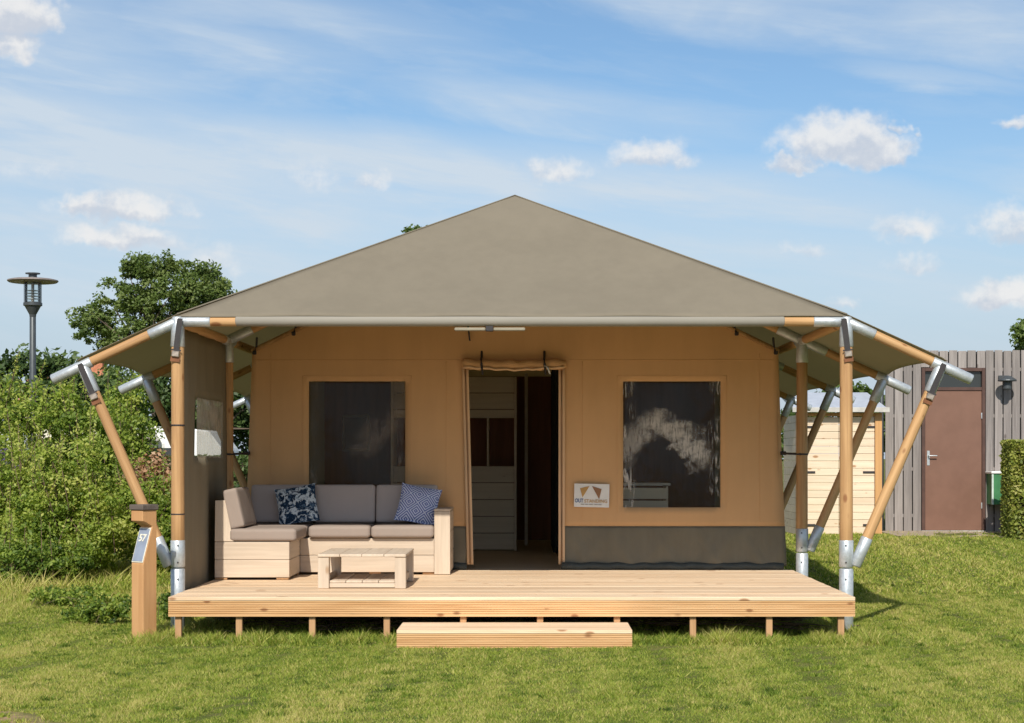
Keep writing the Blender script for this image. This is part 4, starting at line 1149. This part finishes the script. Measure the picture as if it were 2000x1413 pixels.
def tree(label, x, y, lobes, nc, per, cr, size, mat, seed, r0, group='trees behind the tent', forkz=None, count=26, bias=.42, shell=.45):
    t = thing('tree', (x, y, gzf(x, y)), label, 'tree', group)
    o, C = foliage('crown', lobes, nc, per, cr, size, mat, t, seed, bias, shell)
    zmin = min(l[2] - l[5] for l in lobes)
    limbs('trunk', (x, y, gzf(x, y)), C, r0, 'trunk', t, np.random.default_rng(seed + 1), count, (x, y, forkz or zmin + .4))
    return t
# big tree at the left
tree('round headed green tree standing behind the shrubs on the left', -12.5, 45,
     [(-12.2, 45, 7.0, 1.75, 1.6, 1.15), (-10.9, 45, 6.8, .95, 1.2, 1.0), (-13.5, 44.8, 6.1, 1.3, 1.4, 1.3), (-14.7, 44.8, 5.75, .85, 1.0, .8), (-13.3, 45, 5.0, 1.3, 1.3, .75), (-11.2, 45, 5.6, 1.5, 1.3, 1.0), (-12.9, 45, 7.7, .9, .9, .5), (-14.2, 45, 4.4, .7, .8, .5)],
     560, 62, .25, .125, 'leaf_oak', 21, .15, forkz=4.2, count=50, bias=.72, shell=.35)
tree('treetop just showing above the left slope of the roof', -3.75, 45,
     [(-3.75, 45, 6.6, 1.9, 1.8, 1.5), (-3.70, 45, 8.15, 1.0, 1.1, .72), (-3.62, 45, 8.90, .50, .5, .28)], 170, 90, .28, .14, 'leaf_oak', 22, .24, forkz=5, bias=.55)
tree('tree with its crown cut by the right edge of the picture', 15.9, 40,
     [(15.9, 40, 4.7, .95, 1.2, .8), (15.5, 40, 5.3, .5, .7, .45), (16.9, 40, 5.0, 1.3, 1.3, 1.5)], 130, 90, .34, .16, 'leaf_oak', 23, .2, forkz=3.2, bias=.44)
tree('low tree seen under the roof edge above the pine shed', 8.7, 32,
     [(8.4, 32, 2.4, 1.5, 1.2, .75), (9.6, 32, 2.2, 1.3, 1.2, .7), (7.0, 32, 2.1, 1.0, 1.0, .7)], 130, 80, .32, .15, 'leaf_oak', 24, .16, forkz=1.6, bias=.5)
tree('dark tree behind the white caravans on the left', -8.2, 31,
     [(-8.2, 31, 2.9, 1.4, 1.2, 1.0), (-9.8, 31, 2.7, 1.3, 1.2, .9), (-6.8, 31, 2.6, 1.1, 1.0, .9), (-8.0, 31, 1.6, 2.2, 1.2, .8)], 170, 90, .34, .15, 'leaf_dark', 25, .18, forkz=1.8, bias=.4)
tree('dark tree behind the shrubs under the street lamp', -11.8, 29,
     [(-11.9, 29, 3.0, 1.3, 1.1, .95), (-13.2, 29, 2.8, 1.3, 1.1, .9), (-10.9, 29, 2.6, 1.2, 1.1, .8)], 150, 80, .32, .15, 'leaf_dark', 26, .18, forkz=1.8, bias=.45)

def shrub(label, x, y, lobes, nc, per, cr, size, mat, seed, bias=.45, stems=14, name='shrub', group='shrubs beside the tent', shell=.3, cat='shrub', thick=.8, sprigs=0):
    z0 = gzf(x, y)
    t = thing(name, (x, y, z0), label, cat, group)
    o, C = foliage('foliage', lobes, nc, per, cr, size, mat, t, seed, bias, shell)
    rng = np.random.default_rng(seed + 3); vs, fs = [], []
    for c in C[rng.choice(len(C), min(stems, len(C)), replace=False)]:
        b = Vector((x + rng.normal() * .18, y + rng.normal() * .15, z0 - .05)); c = Vector(c)
        q = b.lerp(c, .5) + Vector((rng.normal() * .06, rng.normal() * .06, .1))
        v, f = sweep([b, q, c], 0, 5, [.016 * thick, .010 * thick, .004 * thick]); k = len(vs); vs += v; fs += [tuple(i + k for i in w_) for w_ in f]
    if sprigs:                                     # long shoots that stand clear of the mass, leaves along each
        PP, TT = [], []
        for c in C[np.argsort(-C[:, 2] + 0.35 * rng.normal(size=len(C)))[:sprigs]]:
            L_ = rng.uniform(.18, .50); d_ = Vector((rng.normal() * .22, rng.normal() * .22 - .05, 1)).normalized()
            c = Vector(c); e = c + d_ * L_
            v, f = sweep([c - d_ * .3, c, e], 0, 4, [.006, .005, .002]); k = len(vs); vs += v; fs += [tuple(i + k for i in w_) for w_ in f]
            m_ = int(L_ / .014); tt = rng.random(m_)
            for q_ in tt: PP.append(c + d_ * L_ * q_ + Vector(rng.normal(size=3)) * .022)
            TT.append(np.full(m_, bias + .14 + .12 * rng.normal()) + .1 * rng.normal(size=m_))
        PP = np.array([tuple(p) for p in PP]); TT = np.concatenate(TT)
        quads('shoot', leaves(PP, size * (.6 + .7 * rng.random(len(PP))), rng), mat, t, TT)['kind'] = 'stuff'
    geo('stem', vs, fs, 'twig', t, True)['kind'] = 'stuff'
    return t
# back row, about 2.4 m tall
shrub('tall green shrub at the far left edge below the street lamp', -6.6, 8.4, [(-6.7, 8.4, 1.75, .72, .6, .68), (-6.15, 8.3, 1.5, .50, .6, .72), (-6.9, 8.3, .9, .9, .6, .8), (-6.2, 8.2, .8, .6, .5, .6)], 250, 85, .19, .052, 'leaf_shrub', 31, .56, sprigs=40)
shrub('tall shrub between the lamp post and the front brace', -5.4, 8.6, [(-5.55, 8.6, 1.55, .48, .6, .68), (-5.2, 8.5, 1.25, .40, .5, .80), (-5.5, 8.5, .8, .6, .5, .7)], 200, 85, .18, .052, 'leaf_shrub', 32, .52, sprigs=34)
shrub('leafy shrub standing in the gap left of the rear roof brace', -5.05, 9.6, [(-5.15, 9.6, 1.72, .32, .4, .55), (-5.25, 9.6, 1.1, .36, .4, .6)], 130, 90, .17, .050, 'leaf_shrub', 33, .50, sprigs=22)
shrub('dry brown beech bush behind the left front post', -4.65, 8.4, [(-4.62, 8.4, .98, .32, .35, .36), (-4.4, 8.3, .75, .3, .3, .4), (-4.75, 8.4, .6, .3, .3, .4)], 130, 70, .13, .06, 'leaf_brown', 34, .55)
# front row of willowy yellow green growth
shrub('yellow green bushy growth at the far left', -5.6, 5.6, [(-5.65, 5.6, .95, .50, .42, .62), (-5.3, 5.5, .55, .55, .42, .50), (-5.95, 5.5, .6, .5, .4, .55)], 230, 90, .15, .042, 'leaf_shrub', 41, .66, sprigs=46)
shrub('light green willowy bush left of the number post', -4.75, 5.3, [(-4.8, 5.3, .92, .42, .38, .62), (-4.5, 5.2, .55, .48, .4, .50), (-5.05, 5.2, .5, .45, .4, .48)], 220, 90, .15, .042, 'leaf_shrub', 42, .66, sprigs=50)
shrub('lower green bush behind the number post and brace foot', -4.05, 5.9, [(-4.12, 5.9, .62, .36, .36, .50), (-3.85, 5.9, .42, .36, .35, .40)], 170, 85, .14, .042, 'leaf_shrub', 43, .50, sprigs=26)
shrub('dark low bush at the foot of the yellow green growth', -5.0, 4.4, [(-5.0, 4.4, .26, .36, .3, .25), (-4.66, 4.5, .24, .30, .3, .24)], 90, 70, .11, .042, 'leaf_shrub', 44, .36, sprigs=14, thick=.5)
shrub('small leafy weed clump left of the number post', -3.28, 0.55, [(-3.3, .55, .10, .15, .14, .09), (-3.14, .6, .08, .12, .12, .07), (-3.45, .6, .06, .12, .12, .05)], 46, 34, .06, .034, 'leaf_shrub', 45, .36, 6, 'weed_clump', 'weeds by the deck', cat='weed', thick=.2)
shrub('broad low weed patch in the rough grass near the bushes', -3.75, 2.1, [(-3.8, 2.1, .10, .26, .22, .09), (-3.5, 1.9, .07, .2, .18, .06), (-4.1, 2.2, .08, .2, .2, .07)], 70, 36, .07, .036, 'leaf_shrub', 47, .48, 6, 'weed_clump', 'weeds by the deck', cat='weed', thick=.2)
shrub('dark leafy weed clump between number post and deck', -2.72, 0.9, [(-2.75, .9, .13, .13, .2, .12)], 34, 34, .06, .034, 'leaf_shrub', 46, .30, 6, 'weed_clump', 'weeds by the deck', cat='weed', thick=.2)
# purple flower heads in the far left shrub
rngf = np.random.default_rng(77)
fp = np.concatenate([np.array(c) + rngf.normal(size=(60, 3)) * (.035, .035, .05) for c in ((-6.22, 7.75, 1.36), (-6.32, 7.75, 1.28), (-6.12, 7.72, 1.22))])
fl = quads('flower_head', leaves(fp, np.full(len(fp), .03), rngf), 'flower', bpy.data.objects['shrub'], rngf.random(len(fp)))

# hedges
def hedge(label, x0, x1, y0, y1, h, n, size, mat, seed, bias=.5):
    rng = np.random.default_rng(seed); x, y = (x0 + x1) / 2, (y0 + y1) / 2; z0 = gzf(x, y)
    t = thing('hedge', (x, y, z0), label, 'hedge', 'hedges around the lawn')
    f = rng.random(n)
    a, b, c = rng.random(n), rng.random(n), rng.random(n)
    depth = np.abs(rng.normal(size=n)) * 0.055
    P = np.stack([x0 + (x1 - x0) * a, y0 + (y1 - y0) * b, z0 + h * c], -1)
    front = f < .45; P[front, 1] = y0 + depth[front] + .02 * np.sin(P[front, 0] * 9 + P[front, 2] * 7)
    left = (f >= .45) & (f < .62); P[left, 0] = x0 + depth[left]
    right = (f >= .62) & (f < .70); P[right, 0] = x1 - depth[right]
    top = (f >= .70) & (f < .92); P[top, 2] = z0 + h - depth[top]
    tint = bias + .18 * np.sin(P[:, 0] * 11 + P[:, 2] * 9) * np.sin(P[:, 2] * 13 + 2) * .6 + .17 * rng.normal(size=n)
    quads('foliage', leaves(P, size * (.6 + .8 * rng.random(n)), rng, .25), mat, t, tint)['kind'] = 'stuff'
    box('core', x0 + .12, x1 - .12, y0 + .14, y1 - .14, z0, z0 + h - .14, 'soil', t, 0)
    return t
hedge('clipped leafy hedge at the right edge before the plank building', 6.82, 9.4, 10.9, 11.45, 1.36, 30000, .055, 'leaf_hedge', 61, .56)
hedge('long green hedge in the distance behind the tent', -12.0, 4.2, 24.0, 25.2, 1.15, 16000, .14, 'leaf_dark', 62, .55)

# ------------------------------------------------------------------ street lamp
lx, ly = -7.12, 12.0; lz = gzf(lx, ly)
lp = thing('street_lamp', (lx, ly, lz), 'dark street lamp with a wide flat disc above its glass', 'street lamp')
rod('pole', (lx, ly, lz - .05), (lx, ly, 3.42), 0.050, 'lampmetal', lp, 0.045, 20)
lathe('collar', [(.045, 3.36), (.05, 3.40), (.115, 3.52), (.135, 3.53), (.135, 3.57), (.10, 3.58)], 'lampmetal', (lx, ly, 0), lp)
lathe('glass', [(.115, 3.581), (.115, 3.86)], 'lampglass', (lx, ly, 0), lp)
for k in range(4): lathe('louvre', [(.040, 3.63 + k * .04), (.085, 3.625 + k * .04), (.085, 3.63 + k * .04), (.040, 3.637 + k * .04)], 'white', (lx, ly, 0), lp, 20)
rod('bulb_stem', (lx, ly, 3.58), (lx, ly, 3.85), .022, 'buckle', lp, n=12)
for k in range(4):
    a = k * math.pi / 2 + .4
    rod('rod', (lx + .122 * math.cos(a), ly + .122 * math.sin(a), 3.56), (lx + .122 * math.cos(a), ly + .122 * math.sin(a), 3.88), .004, 'lampmetal', lp, n=6)
lathe('disc', [(.05, 3.862), (.34, 3.868), (.362, 3.885), (.36, 3.90), (.30, 3.915), (.05, 3.93)], 'disc', (lx, ly, 0), lp, 48)
lathe('cap', [(.06, 3.931), (.06, 3.985), (.105, 3.99), (.105, 4.005), (.04, 4.012)], 'lampmetal', (lx, ly, 0), lp)

# ------------------------------------------------------------------ plank building on the right
BY = 12.80; BZ = 0.205
pb = thing('plank_building', (8.2, 15.3, BZ), 'flat roofed building clad in weathered grey upright planks', 'building')
BX0, BX1, BT = 5.46, 11.2, 2.93
prism('wall', [(BX0 + .03, BY + .07), (6.0, BY + .07), (6.0, BY + .12), (6.96, BY + .12), (6.96, BY + .07), (BX1, BY + .07), (BX1 + 1.5, BY + 5), (7.3, BY + 5)], 'Z', BZ - .1, BT - .06, 'darkwall', pb, 0)
prism('roof_edge', [(BX0 + .05, BY + .05), (BX1, BY + .05), (BX1 + 1.5, BY + 5.03), (7.32, BY + 5.03)], 'Z', BT - .055, BT - .02, 'darkwall', pb, 0)
DX0, DX1 = 6.0, 6.965
def planks(xa, xb, z0, dyb):
    n = round((xb - xa + .016) / .134); w_ = (xb - xa + .016) / n - .016
    for k in range(n):
        xx = xa + k * (w_ + .016); dy_ = dyb + (.006 if k % 2 else 0)
        o = place('plank', boxmesh(w_, .022, BT - z0, 'grey_plank', .003, 'plank'), (xx + w_ / 2 + random.uniform(-.002, .002), BY + dy_ + .011, (z0 + BT) / 2 + random.uniform(-.010, .006)), pb)
planks(BX0, DX0 - .004, BZ - .02, 0.0); planks(DX0, DX1, 2.67, 0.02); planks(DX1 + .004, BX1, BZ - .02, 0.0)
for z in (0.42, 1.12, 1.92, 2.62):
    box('rail', BX0 + .02, DX0 - .02, BY + .03, BY + .068, z, z + .05, 'grey_plank', pb, .002)
    box('rail', DX1 + .02, BX1 - .02, BY + .03, BY + .068, z, z + .05, 'grey_plank', pb, .002)
rod('downpipe', (BX0 - .05, BY + .06, BZ), (BX0 - .05, BY + .06, 2.55), .035, 'lampmetal', pb, n=14)
# door with frame and dark light above
for (a, b) in ((DX0 + .005, DX0 + .055), (DX1 - .055, DX1 - .005)):
    box('door_frame', a, b, BY - .005, BY + .11, BZ, 2.665, 'frame_brown', pb, .003)
for z in (2.615, 2.325): box('door_frame', DX0 + .056, DX1 - .056, BY - .003, BY + .11, z, z + .05, 'frame_brown', pb, .003)
box('transom_pane', DX0 + .056, DX1 - .056, BY + .05, BY + .06, 2.376, 2.614, 'glass_dark', pb, 0)
dr_ = box('door', DX0 + .058, DX1 - .058, BY + .012, BY + .055, BZ + .02, 2.322, 'door_brown', pb, .003)
box('sill', DX0 + .0, DX1 - .0, BY - .03, BY + .1, BZ - .06, BZ + .016, 'frame_pale', pb, .003)
box('handle_plate', DX0 + .085, DX0 + .125, BY + .004, BY + .0115, 1.20, 1.42, 'galv', dr_, .002)
rod('handle', (DX0 + .105, BY + .002, 1.345), (DX0 + .105, BY - .05, 1.345), .009, 'galv', dr_, n=10)
rod('handle', (DX0 + .10, BY - .05, 1.345), (DX0 + .225, BY - .05, 1.345), .009, 'galv', dr_, n=10)
for z in (.55, 1.9): rod('hinge', (DX1 - .06, BY + .004, z), (DX1 - .06, BY + .004, z + .09), .010, 'galv', dr_, n=8)
# wall lamp
wl = thing('wall_lamp', (7.23, BY, 2.4), 'dark round hooded lamp on the grey plank wall', 'lamp')
box('bracket', 7.15, 7.31, BY - .035, BY - .001, 2.50, 2.55, 'lampmetal', wl, .004)
lathe('hood', [(.03, 2.515), (.135, 2.455), (.140, 2.465), (.135, 2.48), (.05, 2.535)], 'lampmetal', (7.23, BY - .21, 0), wl)
lathe('lantern', [(.05, 2.33), (.062, 2.345), (.062, 2.46), (.04, 2.47)], 'lampmetal', (7.23, BY - .21, 0), wl)
box('arm', 7.215, 7.245, BY - .20, BY - .03, 2.515, 2.54, 'lampmetal', wl, .003)
# green letter or meter box
gb = thing('utility_box', (7.06, 12.62, .6), 'green wall box with a pale lid beside the brown door', 'box')
box('body', 6.975, 7.30, 12.46, 12.795, .62, 1.075, 'green_box', gb, .008)
box('corner_trim', 6.965, 6.992, 12.452, 12.482, .62, 1.07, 'pale_green', gb, .003)
box('lid', 6.955, 7.32, 12.44, 12.797, 1.077, 1.115, 'white', gb, .008)

# ------------------------------------------------------------------ pine shed
sh = thing('pine_shed', (4.62, 12.6, .19), 'small fresh pine shed with double doors and pale roof', 'shed')
SX0, SX1, SY = 4.0, 5.245, 12.0
box('corner_post', SX1 - .10, SX1, SY, SY + .09, .17, 1.97, 'shed_z', sh, .004)
box('corner_post', SX0, SX0 + .10, SY, SY + .09, .17, 1.97, 'shed_z', sh, .004)
box('head_beam', SX0 + .10, SX1 - .10, SY + .01, SY + .08, 1.92, 1.97, 'shed_z', sh, .004)
for d0, d1 in ((SX0 + .105, (SX0 + SX1) / 2 - .003), ((SX0 + SX1) / 2 + .003, SX1 - .105)):
    d = thing('door', ((d0 + d1) / 2, SY + .05, .19), None, None); d.parent = sh; d.location = W[d] - W[sh]
    for k in range(16):
        z0 = .20 + k * .107
        box('plank', d0, d1, SY + .025 + (.004 if k % 2 else 0), SY + .045 + (.004 if k % 2 else 0), z0, z0 + .103, 'shed_x', d, .004)
    hx = d0 if d0 < 4.5 else d1
    for z in (.32, 1.09, 1.75):
        a, b = (hx, hx + .17) if d0 < 4.5 else (hx - .17, hx)
        box('strap_hinge', a, b, SY + .012, SY + .024, z, z + .03, 'black', d, .002)
for k in range(16): box('side_plank', SX1 - .025, SX1 - .002, SY + .092, SY + 1.3, .18 + k * .11, .286 + k * .11, 'shed_x', sh, .003)
for k in range(16): box('side_plank', SX0 + .002, SX0 + .025, SY + .092, SY + 1.3, .18 + k * .11, .286 + k * .11, 'shed_x', sh, .003)
prism('roof', [(SY - .12, 1.985), (SY + 1.42, 2.28), (SY + 1.42, 2.32), (SY - .12, 2.03)], 'X', SX0 - .06, SX1 + .06, 'roof_pale', sh, .003)
prism('roof_trim', [(SY - .150, 1.975), (SY - .125, 1.975), (SY - .125, 2.045), (SY - .150, 2.045)], 'X', SX0 - .08, SX1 + .08, 'frame_pale', sh, .003)

# ------------------------------------------------------------------ far left: caravans and a house
def caravan(label, x0, x1, y, z1, stripe=True, awn=False):
    z0 = gzf(x0, y); c = thing('caravan', ((x0 + x1) / 2, y, z0), label, 'caravan', 'caravans beyond the shrubs')
    L = x1 - x0; h = z1 - z0
    pr = [(x0 + .02 * L, z0 + .45), (x0, z0 + .9), (x0 + .06 * L, z0 + .82 * h), (x0 + .14 * L, z1 - .04), (x0 + .25 * L, z1), (x1 - .2 * L, z1), (x1 - .1 * L, z1 - .05), (x1 - .02 * L, z0 + .75 * h), (x1, z0 + .85), (x1 - .04 * L, z0 + .45)]
    prism('body', pr, 'Y', y, y + 2.1, 'caravan', c, .03)
    for a, b in ((.2, .42), (.55, .8)): box('window', x0 + a * L, x0 + b * L, y - .012, y - .002, z0 + .52 * h, z0 + .76 * h, 'caravan_dark', c, .004)
    box('roof_vent', x0 + .45 * L, x0 + .55 * L, y + .7, y + 1.2, z1 + .002, z1 + .07, 'cream', c, .01)
    for a in (.42, .58): rod('wheel', (x0 + a * L, y - .01, z0 + .3), (x0 + a * L, y + .2, z0 + .3), .3, 'rubber', c, n=20)
    if awn: prism('awning', [(x0 - .3, z1 - .25), (x0 + .62 * L, z1 - .28), (x0 + .58 * L, z1 - .05), (x0 - .2, z1 - .02)], 'Y', y - .9, y - .03, 'awning', c, .02)
    return c
caravan('white caravan with a cream awning behind the left front brace', -10.2, -6.55, 24.5, 1.95, True, True)
caravan('white caravan showing at the far left edge through the shrubs', -15.2, -11.55, 26.0, 1.98)
hs = thing('house', (-28.6, 92, .2), 'distant house with an orange tiled roof left of the roof tip', 'house')
box('wall', -31, -26.2, 92, 98, .2, 4.6, 'brick', hs, 0)
prism('roof', [(91.6, 4.6), (98.4, 4.6), (95, 7.0)], 'X', -31.3, -25.9, 'tile', hs, 0)
box('chimney', -27.4, -26.8, 94.6, 95.4, 6.6, 7.6, 'tile', hs, 0)
for a in (-30.2, -28.2): box('window', a, a + 1.0, 91.98, 91.996, 2.6, 3.9, 'caravan_dark', hs, 0)
